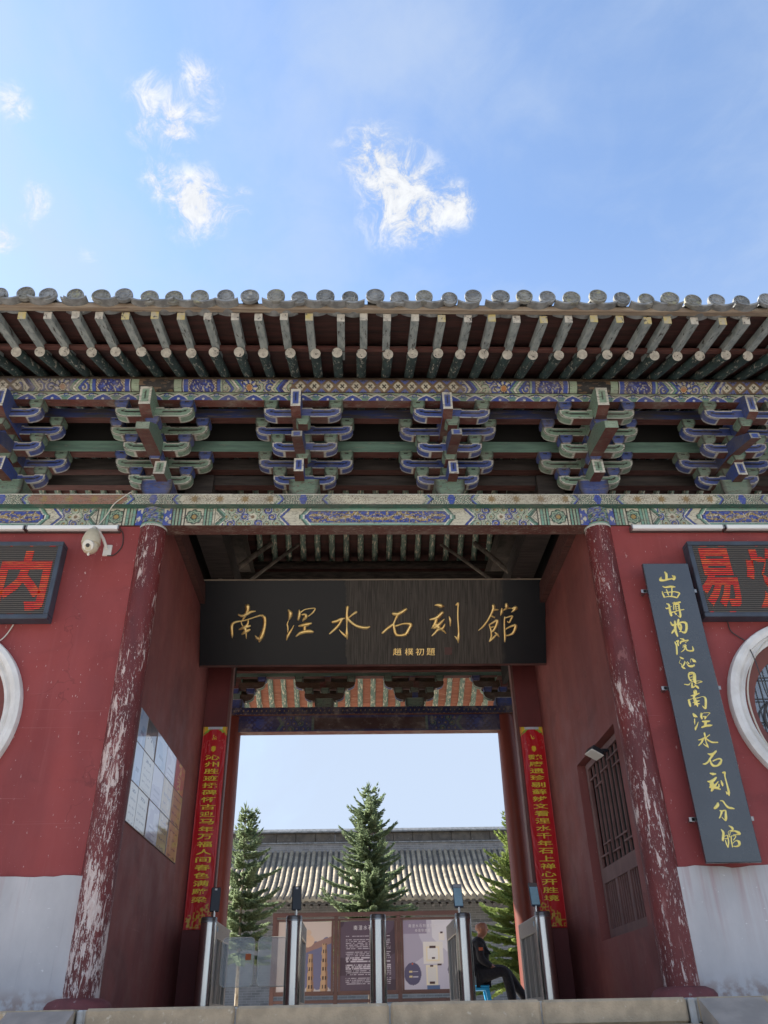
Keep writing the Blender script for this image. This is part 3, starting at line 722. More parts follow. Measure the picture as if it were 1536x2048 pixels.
def purlin_paint(U, V):
    H = .30; C = np.zeros(U.shape+(3,)); C[:] = BROWN*.55
    X = np.abs(U); d = np.abs(X-A); side = X > A                      # distance from the column line
    t = V/H; c = np.abs(t-.46)*2
    # middle panel of diamonds, with a plain blue strip below it
    dm = np.maximum(0, d-1.62)
    lat = ((U/.085+V/.085) % 2); lat2 = ((U/.085-V/.085) % 2)
    dia = CREAM*np.ones(U.shape+(3,)); cell = (np.floor((U/.085+V/.085)/2)+np.floor((U/.085-V/.085)/2)) % 2
    dia[cell == 1] = BLUE*.9+.06
    dia[(np.minimum(lat, 2-lat) < .26) | (np.minimum(lat2, 2-lat2) < .26)] = BROWN*.8
    cen = (np.minimum(np.abs(lat-1), np.abs(lat2-1)) < .12) & (np.maximum(np.abs(lat-1), np.abs(lat2-1)) < .5); dia[cen] = LINE
    # rosettes and curls
    s, r, k = curls(U, V, .075, H*.48)
    C[:] = CREAM*.8
    put(C, (r < 1) & (s < .45), BLUE); put(C, (r < 1) & (s < .45) & (k == 1), SAGE); put(C, (r < 1) & (s > .45) & (s < .62), LINE)
    for cc in (1.12, 1.30):
        rr = np.hypot(d-cc, V-H*.5); th = np.arctan2(V-H*.5, d-cc)
        if cc == 1.12:
            put(C, rr < .105*(1+.1*np.cos(8*th)), CREAM); put(C, (rr < .095) & (rr > .05) & (np.sin(8*th) > 0), BLUE); put(C, (np.abs(rr-.1*(1+.1*np.cos(8*th))) < .007) | (np.abs(rr-.045) < .006), LINE); put(C, rr < .035, np.array(srgb(176, 120, 70)))
    ch = d-.88-.12*(1-c)
    for kk, col in enumerate((BLUE, SAGE, WHITE, TEAL, BLUE)):
        mk = (ch > -.1+kk*.035) & (ch < -.065+kk*.035) & (d < 1.1); put(C, mk, col); put(C, mk & (ch < -.093+kk*.035), LINE)
    ch = d-1.55+.12*(1-c)
    for kk, col in enumerate((CREAM, SAGE, BLUE, NAVY, CREAM)):
        mk = (ch > -.06+kk*.035) & (ch < -.025+kk*.035); put(C, mk, col); put(C, mk & (ch < -.053+kk*.035), LINE)
    pm = d > 1.60+.10*c
    C[pm] = dia[pm]
    low = pm & (V < H*.17); put(C, low, BLUE); put(C, low & (V > H*.13), OCHRE); put(C, low & (V < H*.03), OCHRE)
    # medallion boxes and bare black wood at the joint over the column
    bx = (d > .38) & (d < .72); rr = np.hypot((d-.55), (V-H*.5)*1.05); th = np.arctan2(V-H*.5, d-.55)
    put(C, bx, CREAM*.85); put(C, bx & (np.sin(U*180)*np.sin(V*180) > 0), BROWN); put(C, bx & (rr < .145*(1+.05*np.cos(8*th))), NAVY); put(C, bx & (rr < .13) & (vnoise(U, V, 45, 2) > .62), BLUE)
    put(C, bx & (rr < .12) & (vnoise(U, V, 60, 4) > .72), CREAM*.7)
    st = (d > .24) & (d <= .38); q = (d-.24)/.14; put(C, st, SAGE); put(C, st & (q > .5), WHITE); put(C, st & (q > .62), BLUE); put(C, st & (np.abs(q-.5) < .05), LINE)
    st = (d > .72) & (d <= .80); q = (d-.72)/.08; put(C, st, BLUE); put(C, st & (q > .6), SAGE); put(C, st & ((q < .08) | (q > .92)), LINE)
    put(C, d < .24, BLACKW*.8); put(C, (d < .24) & (vnoise(U, V*4, 14, 7) > .68), BROWN*.8); put(C, (d > .21) & (d < .25), SAGE)
    put(C, t > .86, BROWN*.42); put(C, (t > .83) & (t < .87), BROWN*.7)
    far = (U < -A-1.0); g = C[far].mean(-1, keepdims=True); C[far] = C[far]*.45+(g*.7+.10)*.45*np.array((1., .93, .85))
    return C
nu, nv = 2000, 40
U, V = np.meshgrid(np.linspace(-8.1, 8.1, nu), np.linspace(0, .30, nv), indexing='ij')
an = -math.pi/2-R(22)+R(0)-(V/.30)*R(128)*1.0          # from below, up the front
pr = .13; pc = (-.705, 6.505)
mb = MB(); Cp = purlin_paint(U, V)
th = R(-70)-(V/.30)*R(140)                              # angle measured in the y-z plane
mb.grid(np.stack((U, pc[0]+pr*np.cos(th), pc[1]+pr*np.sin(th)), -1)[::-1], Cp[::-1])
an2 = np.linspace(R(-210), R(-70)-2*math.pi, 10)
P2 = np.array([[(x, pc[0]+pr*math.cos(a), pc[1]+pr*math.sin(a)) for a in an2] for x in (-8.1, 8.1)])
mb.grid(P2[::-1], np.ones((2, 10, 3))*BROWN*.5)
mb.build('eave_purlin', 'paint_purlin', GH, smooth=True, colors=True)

# ---------------------------------------------------------------- bracket sets
def arm_mesh(L, fill, edge, h=.148, th=.12, y=0., z=0.):
    """horizontal bracket arm, lower ends curved up, painted face, red underside"""
    nu, nv = 56, 12; rc = .17
    u = np.linspace(-L/2, L/2, nu); s = L/2-np.abs(u)
    zb = np.where(s < rc, .66*h*(1-np.sqrt(np.maximum(0, 1-((rc-s)/rc)**2))), 0.)
    zt = h-np.where((s > .13) & (np.abs(u) > .12), .018, 0.)
    T = np.linspace(0, 1, nv); U = np.repeat(u[:, None], nv, 1); Z = zb[:, None]+(zt-zb)[:, None]*T[None]
    S = np.repeat(s[:, None], nv, 1)
    d = np.minimum(np.minimum(S, Z-zb[:, None]), zt[:, None]-Z); dd = np.where(S < rc, np.minimum(d, .8*d+.004), d)
    C = np.zeros(U.shape+(3,)); C[:] = fill
    put(C, dd < .022, edge); put(C, dd < .010, LINE*.5)
    q = (L/2-S*1.0)/(L/2)
    gl = .50*h+np.maximum(0, np.abs(U)-(L/2-.13))*.5
    put(C, (np.abs(Z-gl) < .010) & (np.abs(U) > .10) & (S > .07), LINE*.35)
    mb = MB(); mb.grid(np.stack((U, np.full_like(U, y-th/2), Z+z), -1), C)
    W_ = np.linspace(0, 1, 5); UU = np.repeat(u[:, None], 5, 1); YY = y-th/2+th*np.repeat(W_[None], nu, 0); ZZ = np.repeat((zb+z)[:, None], 5, 1)
    C2 = np.zeros(UU.shape+(3,)); C2[:] = DRED*.75; SS = np.repeat(s[:, None], 5, 1)
    e2 = SS < .15; put(C2, e2, fill*.9); put(C2, (np.abs(SS-.15) < .014), WHITE*.8); put(C2, e2 & ((np.repeat(W_[None], nu, 0) < .1) | (np.repeat(W_[None], nu, 0) > .9)), edge)
    mb.grid(np.stack((UU, YY, ZZ), -1)[:, ::-1], C2[:, ::-1])
    for sg in (0, -1):
        mb.add([(u[sg], y-th/2, zb[sg]+z), (u[sg], y+th/2, zb[sg]+z), (u[sg], y+th/2, zt[sg]+z), (u[sg], y-th/2, zt[sg]+z)], [(0, 1, 2, 3)], tuple(fill*.8))
    n0 = len(u); vs = [(a, y+th/2, b+z) for a, b in zip(u, zb)]+[(a, y+th/2, b+z) for a, b in zip(u, zt)]
    mb.add(vs, [(i, n0+i, n0+i+1, i+1) for i in range(n0-1)], tuple(BROWN*.4))
    vs = [(a, y-th/2, b+z) for a, b in zip(u, zt)]+[(a, y+th/2, b+z) for a, b in zip(u, zt)]
    mb.add(vs, [(i, i+1, n0+i+1, n0+i) for i in range(n0-1)], tuple(fill*.7))
    return mb.mesh('arm', 'paint_arms', False, True)
def block_mesh(w, d, h, fill, edge, slot=True, taper=.68):
    """bearing block: square above, tapering below, drawn edges, a dark painted slot"""
    k = .45*h; b = taper
    L0 = [(-w/2*b, -d/2*b, 0), (w/2*b, -d/2*b, 0), (w/2*b, d/2*b, 0), (-w/2*b, d/2*b, 0)]
    L1 = [(-w/2, -d/2, k), (w/2, -d/2, k), (w/2, d/2, k), (-w/2, d/2, k)]
    L2 = [(-w/2, -d/2, h), (w/2, -d/2, h), (w/2, d/2, h), (-w/2, d/2, h)]
    mb = MB(); mb.add(L0, [(0, 3, 2, 1)], tuple(DRED*.7)); mb.add(L2, [(0, 1, 2, 3)], tuple(fill*.7))
    def ring(a, b_, q):
        for i in range(4):
            j = (i+1) % 4; P0, P1, P2, P3 = (np.array(x) for x in (a[i], a[j], b_[j], b_[i]))
            n = 7; s_, t_ = np.meshgrid(np.linspace(0, 1, n), np.linspace(0, 1, n), indexing='ij')
            P = (P0[None, None]*(1-s_)[..., None]+P1*s_[..., None])*(1-t_)[..., None]+(P3*(1-s_)[..., None]+P2*s_[..., None])*t_[..., None]
            C = np.zeros(P.shape); C[:] = fill
            put(C, (s_ < .1) | (s_ > .9) | (t_ > .9 if q else t_ < .1), edge)
            put(C, (s_ < .01) | (s_ > .99), LINE)
            mb.grid(P, C)
    ring(L0, L1, 0); ring(L1, L2, 1)
    if slot: mb.box(-w*.14, w*.14, -d/2-.002, -d/2+.01, k+(h-k)*.32, k+(h-k)*.60, tuple(LINE*.3))
    return mb.mesh('block', 'paint_arms', False, True)
def nose_mesh(pts, w, fill, edge, tipcol=None, line=True):
    """projecting beam end: pts is its side outline (y,z), first two points = tip face bottom, top"""
    mb = MB(); n = len(pts)
    for sx, fl in ((-1, 0), (1, 1)):
        vs = [(sx*w/2, p[0], p[1]) for p in pts]; f = tuple(range(n)); mb.add(vs, [f if fl else f[::-1]], tuple(fill*.85))
    for i in range(n):
        a, b = pts[i], pts[(i+1) % n]
        tip = i == 0
        if tip:
            nu, nv = 9, 12; s_, t_ = np.meshgrid(np.linspace(-1, 1, nu), np.linspace(0, 1, nv), indexing='ij')
            P = np.stack((s_*w/2, a[0]+(b[0]-a[0])*t_, a[1]+(b[1]-a[1])*t_), -1)
            C = np.zeros(P.shape); C[:] = tipcol if tipcol is not None else fill
            put(C, (np.abs(s_) > .72) | (t_ < .1) | (t_ > .9), edge)
            if line: put(C, (np.abs(s_) < .18) & (t_ > .3) & (t_ < .75), LINE*.4)
            mb.grid(P, C)
        else:
            dz = (b[1]-a[1]); dy = b[0]-a[0]
            under = i == n-1 or (i > n/2)
            mb.add([(-w/2, a[0], a[1]), (w/2, a[0], a[1]), (w/2, b[0], b[1]), (-w/2, b[0], b[1])], [(0, 1, 2, 3)], tuple(DRED*.75 if under else fill*.8))
    return mb.mesh('nose', 'paint_arms', False, True)
GREENP = np.array(srgb(150, 182, 160)); BLUEP = np.array(srgb(78, 106, 192))
KIT = {}
for key, fa, fb, ed_, eb in (('blue', BLUEP*.62+.008, GREENP*.46, WHITE*.88, SAGE*.9), ('green', GREENP*.72, BLUEP*.44+.006, WHITE*.86, WHITE*.7)):
    K = {}
    K['a1'] = arm_mesh(.78, fa, ed_); K['a2'] = arm_mesh(1.19, fa*.85, ed_*.8); K['a3'] = arm_mesh(.80, fa, ed_); K['a4'] = arm_mesh(1.2, fa, ed_*.9); K['a5'] = arm_mesh(.93, fa, ed_)
    K['dou'] = block_mesh(.17, .17, .108, fb, eb); K['dou_mid'] = block_mesh(.17, .18, .108, fb, eb, False); K['cap'] = block_mesh(.37, .34, .235, fb, eb, False, .72)
    wn_ = .115 if key == 'blue' else .135
    K['n1'] = nose_mesh([(-.43, 5.44), (-.41, 5.645), (.05, 5.645), (.05, 5.5), (-.30, 5.46)], wn_, fa, WHITE*.9)
    if key == 'blue':
        K['n2'] = nose_mesh([(-.97, 5.545), (-.955, 5.635), (-.62, 5.83), (-.30, 5.885), (.05, 5.885), (.05, 5.745), (-.40, 5.70)], wn_*1.05, fa*.5+.02, WHITE*.5, fa, False)
        K['n3'] = nose_mesh([(-.96, 5.99), (-.97, 6.24), (-.90, 6.27), (.05, 6.27), (.05, 5.99), (-.82, 5.95)], wn_, fa, WHITE*.9)
    else:
        K['n2'] = nose_mesh([(-1.10, 5.56), (-1.10, 5.66), (-.80, 5.86), (-.62, 5.89), (.05, 5.885), (.05, 5.745), (-.45, 5.67)], wn_*1.12, GREENP*.5, SAGE*.7, SAGE*.8, False)
        K['n3'] = nose_mesh([(-1.00, 6.00), (-1.02, 6.25), (-.94, 6.285), (.05, 6.27), (.05, 5.99), (-.86, 5.955)], wn_, GREENP*.8, WHITE*.85)
    KIT[key] = K
def bracket_set(x, key, y=0., dz=0., rz=0.):
    K = KIT[key]
    s = link('bracket_set', K['cap'], GH, (x, y, dz+5.27), (0, 0, rz))
    j = lambda: random.uniform(-.008, .008)
    def p(nm, me, lx=0., ly=0., lz=0.): return link(nm, me, s, (lx+j(), ly+j(), lz-5.27), (random.uniform(-.012, .012), random.uniform(-.012, .012), random.uniform(-.018, .018)))
    Z1, Z2, Z3 = 5.502, 5.745, 5.995
    for nm, ly, lz, L in (('a1', 0, Z1, .78), ('a2', 0, Z2, 1.19), ('a3', -.35, Z2, .80), ('a4', -.35, Z3, 1.2), ('a5', -.70, Z3, .93)):
        p('arm', K[nm], 0, ly, lz)
        for sg in (-1, 1): p('bearing_block', K['dou'], sg*(L/2-.075), ly, lz+.142)
    for ly, lz in ((-.35, Z1+.14), (-.70, Z2+.14), (-.35, Z2+.14), (0, Z1+.14)): p('bearing_block', K['dou_mid'], 0, ly, lz)
    for q in ('n1', 'n2', 'n3'): p('beam_nose', K[q])
    return s
SP = 2*A/3
for x, key in ((-A-2*SP, 'blue'), (-A-SP, 'blue'), (-A, 'green'), (-A/3, 'blue'), (A/3, 'blue'), (A, 'green'), (A+SP, 'blue'), (A+2*SP, 'blue')):
    bracket_set(x, key)
for x, key in ((-A, 'green'), (-A/3, 'blue'), (A/3, 'blue'), (A, 'green')):
    bracket_set(x, key, YR, ZR, math.pi)

# rear frame seen from inside
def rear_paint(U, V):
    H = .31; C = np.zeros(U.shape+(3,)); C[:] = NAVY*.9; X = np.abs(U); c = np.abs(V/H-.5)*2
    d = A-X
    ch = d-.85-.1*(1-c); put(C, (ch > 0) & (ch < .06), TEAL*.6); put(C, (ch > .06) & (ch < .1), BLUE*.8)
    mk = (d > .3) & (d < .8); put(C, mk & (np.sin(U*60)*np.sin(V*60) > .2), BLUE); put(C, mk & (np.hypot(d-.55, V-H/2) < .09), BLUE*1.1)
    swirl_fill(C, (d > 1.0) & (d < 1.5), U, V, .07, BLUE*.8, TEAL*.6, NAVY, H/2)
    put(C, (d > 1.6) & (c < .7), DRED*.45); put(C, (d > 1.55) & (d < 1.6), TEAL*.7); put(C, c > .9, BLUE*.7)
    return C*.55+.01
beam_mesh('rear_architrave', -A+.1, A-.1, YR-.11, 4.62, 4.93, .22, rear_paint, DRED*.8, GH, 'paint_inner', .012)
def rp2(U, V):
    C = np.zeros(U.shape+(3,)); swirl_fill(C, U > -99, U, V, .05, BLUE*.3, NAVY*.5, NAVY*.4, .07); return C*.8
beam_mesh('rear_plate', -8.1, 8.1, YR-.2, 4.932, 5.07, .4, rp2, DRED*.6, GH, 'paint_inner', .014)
for (x0, x1) in ((-8.0, -A-.1), (A+.1, 8.0)): B('rear_architrave', 'wood_blue', GH, x0, x1, YR-.11, YR+.11, 4.62, 4.93)
for y, z0, z1, mt in ((YR+.35, 6.02, 6.16, 'wood_blue'), (YR, 5.75, 5.915, 'wood_green'), (YR-.36, 5.73, 5.90, 'wood_red'), (YR+.70, 6.0, 6.13, 'wood_blue')):
    rail(mt, y, z0, z1, .12)
MB().tube([(-8.1, YR+.705, 6.255), (8.1, YR+.705, 6.255)], .13, 16).build('eave_purlin', 'wood_blue', GH, smooth=40)

# roof timbers: rafters run from the eave to the ridge, flying rafters and boards on top
def rzf(y): return 6.33+.44*(y+1.5)
roof = MB()
roof.add([(-8.4, -1.42, rzf(-1.42)+.068), (8.4, -1.42, rzf(-1.42)+.068), (8.4, 3.6, rzf(3.6)+.068), (-8.4, 3.6, rzf(3.6)+.068)], [(0, 1, 2, 3)])
roof.add([(-8.4, -1.42, rzf(-1.42)+.10), (8.4, -1.42, rzf(-1.42)+.10), (8.4, 3.6, rzf(3.6)+.10), (-8.4, 3.6, rzf(3.6)+.10)], [(3, 2, 1, 0)])
yr_ = lambda q: YR-q
rzr = lambda q: 6.08+.489*(q+1.5)
for dz in (.068, .10):
    roof.add([(-8.4, yr_(-2.0), rzr(-2.0)+dz), (8.4, yr_(-2.0), rzr(-2.0)+dz), (8.4, 3.6, rzr(3.6)+dz), (-8.4, 3.6, rzr(3.6)+dz)], [(0, 1, 2, 3)])
roof = roof.build('roof', 'wood_board', GH)
mb = MB(); v = [(0, -1.5, rzf(-1.5)), (0, 3.6, rzf(3.6))]
mb.tube(v, .058, 12)
rme = mb.mesh('rafter', 'rafter_green', 40)
mb = MB(); t_ = np.array((0, -1, -.44)); t_ /= np.linalg.norm(t_)
mb.tube([np.array((0, -1.5, rzf(-1.5)))+t_*.001, np.array((0, -1.5, rzf(-1.5)))+t_*.006], .0585, 14)
mb.tube([np.array((0, -1.503, rzf(-1.5)-.02))+t_*.0065, np.array((0, -1.503, rzf(-1.5)-.02))+t_*.009], .014, 8)
tipme = mb.mesh('rafter_tip', 'rafter_end')
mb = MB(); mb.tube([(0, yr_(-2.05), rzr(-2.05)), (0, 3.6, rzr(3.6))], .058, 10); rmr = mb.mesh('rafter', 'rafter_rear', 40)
# flying rafter, square
fa_, fb_ = np.array((0, -1.30, 6.475)), np.array((0, -2.06, 6.325))
def squarebar(a, b, w, h):
    d = (b-a)/np.linalg.norm(b-a); n = np.cross(EX, d); mb = MB(); vs = []
    for p in (a, b):
        for (i, j) in ((-1, -1), (1, -1), (1, 1), (-1, 1)): vs.append(p+EX*i*w/2+n*j*h/2)
    return mb.add(vs, [(0, 1, 2, 3), (7, 6, 5, 4), (0, 4, 5, 1), (1, 5, 6, 2), (2, 6, 7, 3), (3, 7, 4, 0)])
fme = squarebar(fa_, fb_, .082, .088).mesh('flying_rafter', 'flyer_grey')
fd = (fb_-fa_)/np.linalg.norm(fb_-fa_)
fend = squarebar(fb_+fd*.0005, fb_+fd*.005, .083, .089)
fe1 = fend.mesh('gilded_tip', 'gold_end'); fe2 = fend.mesh('bare_tip', 'rafter_end')
mir = lambda p: np.array((p[0], YR-p[1]+.6, p[2]+ZR-.27))
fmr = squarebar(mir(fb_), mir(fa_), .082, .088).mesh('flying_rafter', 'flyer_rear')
NX = 29
for i in range(-NX, NX+1):
    x = -.178+.28*i; jx = random.uniform(-.018, .018); jy = random.uniform(-.025, .02); jt = random.uniform(-.006, .006)
    r_ = link('rafter', rme, roof, (x+jx, jy, jy*.44), (0, 0, jt)); link('rafter_tip', tipme, roof, (x+jx, jy, jy*.44), (0, 0, jt))
    f_ = link('flying_rafter', fme, roof, (x-jx+.0, random.uniform(-.01, .01), random.uniform(-.004, .004)), (0, 0, random.uniform(-.012, .012)))
    link('flying_tip', fe1 if random.random() < .42 else fe2, roof, f_.location, f_.rotation_euler)
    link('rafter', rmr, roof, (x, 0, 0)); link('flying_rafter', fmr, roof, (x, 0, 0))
# eave boards
B('small_eave_board', 'wood_red', roof, -8.4, 8.4, -1.52, -1.46, 6.395, 6.43)
mb = MB(); mb.prism([(-1.42, 6.548), (-2.12, 6.398), (-2.12, 6.415), (-1.42, 6.57)], 0, -8.4, 8.4); mb.build('eave_boarding', 'wood_board', roof)
mb = MB(); mb.prism([(-2.075, 6.375), (-2.145, 6.362), (-2.15, 6.42), (-2.08, 6.43)], 0, -8.4, 8.4); mb.build('eave_strip', 'wood_pale', roof)
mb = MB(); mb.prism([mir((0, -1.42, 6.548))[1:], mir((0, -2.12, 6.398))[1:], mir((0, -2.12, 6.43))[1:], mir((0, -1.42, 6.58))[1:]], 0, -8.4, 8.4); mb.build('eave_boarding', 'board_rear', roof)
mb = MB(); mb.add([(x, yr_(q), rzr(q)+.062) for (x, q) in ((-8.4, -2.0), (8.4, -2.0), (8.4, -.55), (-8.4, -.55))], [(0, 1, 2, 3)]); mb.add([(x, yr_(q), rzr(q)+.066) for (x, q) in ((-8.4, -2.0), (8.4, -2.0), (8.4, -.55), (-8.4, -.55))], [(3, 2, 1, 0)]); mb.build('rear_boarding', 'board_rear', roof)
# tiles: clay bed, rows of half-round tiles with round ends, drip tiles between
def trf(y): return 6.43+.40*(y+2.2)
mb = MB(); mb.prism([(-2.14, 6.418), (-2.14, 6.445), (3.6, 8.86), (3.6, 8.7)], 0, -8.4, 8.4); mb.prism([(YR+2.74, 5.90), (YR+2.74, 5.93), (3.6, 8.86), (3.6, 8.7)], 0, -8.4, 8.4)
mb.build('tile_bed', 'tile_gap', roof)
mb = MB(); n = 10; ys = np.linspace(-2.2, 3.55, 22); vs = []
for i, y in enumerate(ys):
    z = 6.425+(8.86-6.425)*((y+2.2)/5.75)
    for k in range(n+1):
        a = math.pi*k/n; vs.append((.078*math.cos(a), y, z+.0+.078*math.sin(a)+(.004 if i % 2 else 0)))
mb.add(vs, [(i*(n+1)+k, i*(n+1)+k+1, (i+1)*(n+1)+k+1, (i+1)*(n+1)+k) for i in range(len(ys)-1) for k in range(n)])
mb.lathe([(.092, -2.19), (.095, -2.215), (.092, -2.232), (.078, -2.236), (.076, -2.228), (.060, -2.228), (.058, -2.234), (.050, -2.236), (.046, -2.229), (.028, -2.229), (.022, -2.236), (.001, -2.237)], 24, (0, 0, 6.468), 1)
for k in range(10):
    a = 2*math.pi*k/10; q_ = (.067*math.cos(a), .067*math.sin(a)); mb.box(q_[0]-.006, q_[0]+.006, -2.236, -2.226, 6.468+q_[1]-.006, 6.468+q_[1]+.006)
tmes = [mb.mesh('tile_row', q, 35) for q in ('tile', 'tile_dark', 'tile_moss')]
mb = MB(); n = 12; vs = []
for y, dz in ((-2.02, .0), (-2.24, -.005)):
    for q in (0., -.022):
        for k in range(n+1):
            s_ = -1+2*k/n; vs.append((s_*.118, y, 6.425-.040*(1-s_*s_)+.012+dz+q))
m1 = n+1
fs = [(k, k+1, 2*m1+k+1, 2*m1+k) for k in range(n)]+[(m1+k, 3*m1+k, 3*m1+k+1, m1+k+1) for k in range(n)]+[(2*m1+k, 2*m1+k+1, 3*m1+k+1, 3*m1+k) for k in range(n)]
mb.add(vs, fs); dme = mb.mesh('drip_tile', 'tile', 40)
for i in range(-30, 31):
    x = .218+.267*i; jx = random.uniform(-.012, .012); jz = random.uniform(-.008, .010)
    tr_ = link('tile_row', random.choice(tmes), roof, (x+jx, random.uniform(-.03, .02), jz+.012*math.sin(x*1.1)), (random.uniform(-.0015, .0015), random.uniform(-.0015, .0015), random.uniform(-.006, .006))); tr_.scale = (random.uniform(.93, 1.07), 1, 1)
    link('drip_tile', dme, roof, (x+.1335+random.uniform(-.008, .008), random.uniform(-.015, .01), jz*.5+.006*math.sin(x*1.1)), (0, random.uniform(-.02, .02), 0))
mb = MB(); mb.box(-8.4, 8.4, 3.42, 3.78, 8.75, 9.35, bev=.04); mb.build('ridge', 'tile', roof)
# purlins and frame inside
for y, z, r_ in ((1.6, rzf(1.6)-.17, .10), (3.6, rzf(3.6)-.19, .12), (YR-1.6, rzr(1.6)-.17, .10)):
    MB().tube([(-8.0, y, z), (8.0, y, z)], r_, 14).build('purlin', 'wood_dark', GH, smooth=40)
    B('purlin_tie', 'wood_red' if y > 5 else 'wood_dark', GH, -8, 8, y-.05, y+.05, z-r_-.16, z-r_+.01)
B('middle_tie', 'wood_pale', GH, -2.55, 2.55, 3.46, 3.60, 6.0, 6.02)
B('middle_tie', 'wood_dark', GH, -2.55, 2.55, 3.44, 3.62, 6.022, 6.15)
for sg in (-1, 1):
    a, b = sorted((sg*2.08, sg*2.42))
    mb = MB(); mb.prism([(.22, 5.48), (3.44, 5.52), (3.44, 5.86), (.22, 5.84)], 0, a, b); mb.build('cross_beam', 'wood_brown', GH)
    B('cross_beam', 'wood_dark', GH, a+.04, b-.04, .22, YR, 6.6, 6.9)
    a, b = sorted((sg*2.5, sg*2.72)); B('side_tie', 'wood_red', GH, a, b, .12, 3.6, 5.16, 5.42)
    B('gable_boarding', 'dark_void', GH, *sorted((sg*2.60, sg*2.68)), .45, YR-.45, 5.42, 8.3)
    # door jambs of the middle frame
    a, b = sorted((sg*2.225, sg*2.585))
    jm = B('door_jamb', 'jamb_red', GH, *((a, b+.1) if sg > 0 else (a-.1, b)), 3.80, 3.98, 0, 6.0)
    a, b = sorted((sg*2.19, sg*2.225)); B('jamb_edge', 'win_wood', GH, a, b, 3.82, 3.96, 0, 6.0)
B('door_lintel', 'wood_red', GH, -2.18, 2.18, 3.83, 3.95, 5.35, 5.99)

# ---------------------------------------------------------------- brush lettering
def stroke(mb, pts, place, n, hscale=.32, sub=6):
    """raised brush stroke: pts (x, y, width) in drawing units; place(x,y)->3d point; n: surface normal"""
    P = np.array(pts, float)
    if len(P) == 2: P = np.array([P[0], (P[0]+P[1])/2, P[1]])
    Q = np.vstack((2*P[0]-P[1], P, 2*P[-1]-P[-2])); out = []
    for i in range(1, len(Q)-2):
        for k in range(sub):
            t = k/sub; a, b, c, d = Q[i-1], Q[i], Q[i+1], Q[i+2]
            out.append(.5*((2*b)+(-a+c)*t+(2*a-5*b+4*c-d)*t*t+(-a+3*b-3*c+d)*t**3))
    out.append(P[-1]); S = np.array(out); S[:, 2] = np.maximum(S[:, 2], 2)
    # round the ends
    def endcap(p, q):
        d = p[:2]-q[:2]; d = d/(np.linalg.norm(d)+1e-9); w = p[2]
        return [np.array((*(p[:2]+d*w*.46), w*.10)), np.array((*(p[:2]+d*w*.33), w*.66))]
    S = np.array(endcap(S[0], S[1])+list(S)+endcap(S[-1], S[-2])[::-1])
    vs = []; m_ = 7; prof = [(math.cos(a), math.sin(a)) for a in np.linspace(0, math.pi, m_)]
    e0 = place(0, 0); unit = np.linalg.norm(place(100, 0)-place(0, 0))/100
    for i, s in enumerate(S):
        d = S[min(i+1, len(S)-1)][:2]-S[max(i-1, 0)][:2]; d = d/(np.linalg.norm(d)+1e-9); nn = np.array((-d[1], d[0]))
        for (c, h) in prof:
            q = s[:2]+nn*c*s[2]/2; vs.append(place(q[0], q[1])+n*(h*s[2]*hscale*unit))
    k = len(S); mb.add(vs, [(i*m_+j, i*m_+j+1, (i+1)*m_+j+1, (i+1)*m_+j) for i in range(k-1) for j in range(m_-1)])
def chars(parent, mat, table, place_of, n, hs=.32):
    for (org, sc, strokes) in table:
        mb = MB(); pl = place_of(org, sc)
        for st in strokes: stroke(mb, st, pl, n, hs)
        mb.build('character', mat, parent, smooth=50)

# name plaque, leaning forward between the side walls
pt, pb = np.array((0, 2.42, 5.46)), np.array((0, 3.0, 4.36)); pu = (pt-pb)/np.linalg.norm(pt-pb); pn = np.cross(EX, pu)
PL = empty('name_plaque', (0, 3.0, 4.36)); tag(PL, 'long black wooden name plaque with gilded running-script characters leaning above the doorway', 'plaque')
base = np.array((0, 3.0, 4.36)); ph = np.linalg.norm(pt-pb)
def slab(mb, o, ex, ey, n, x0, x1, y0, y1, t):
    vs = [o+ex*x+ey*y+n*z for z in (-t, 0) for y in (y0, y1) for x in (x0, x1)]
    return mb.add(vs, [(0, 2, 3, 1), (4, 5, 7, 6), (0, 1, 5, 4), (2, 6, 7, 3), (0, 4, 6, 2), (1, 3, 7, 5)])
Z0 = np.zeros(3)
slab(MB(), Z0, EX, pu, pn, -2.57, 2.58, 0, ph, .06).build('panel', 'plaque_wood', PL)
slab(MB(), Z0, EX, pu, pn, -2.57, 2.58, -.03, -.001, .075).build('lower_edge', 'wood_red', PL)
slab(MB(), Z0, EX, pu, pn, -2.57, 2.58, ph+.001, ph+.02, .075).build('upper_edge', 'wood_pale', PL)
def plq(org, sc): return lambda x, y: hit(org[0]+x/sc, org[1]+y/sc, base, pn)-base
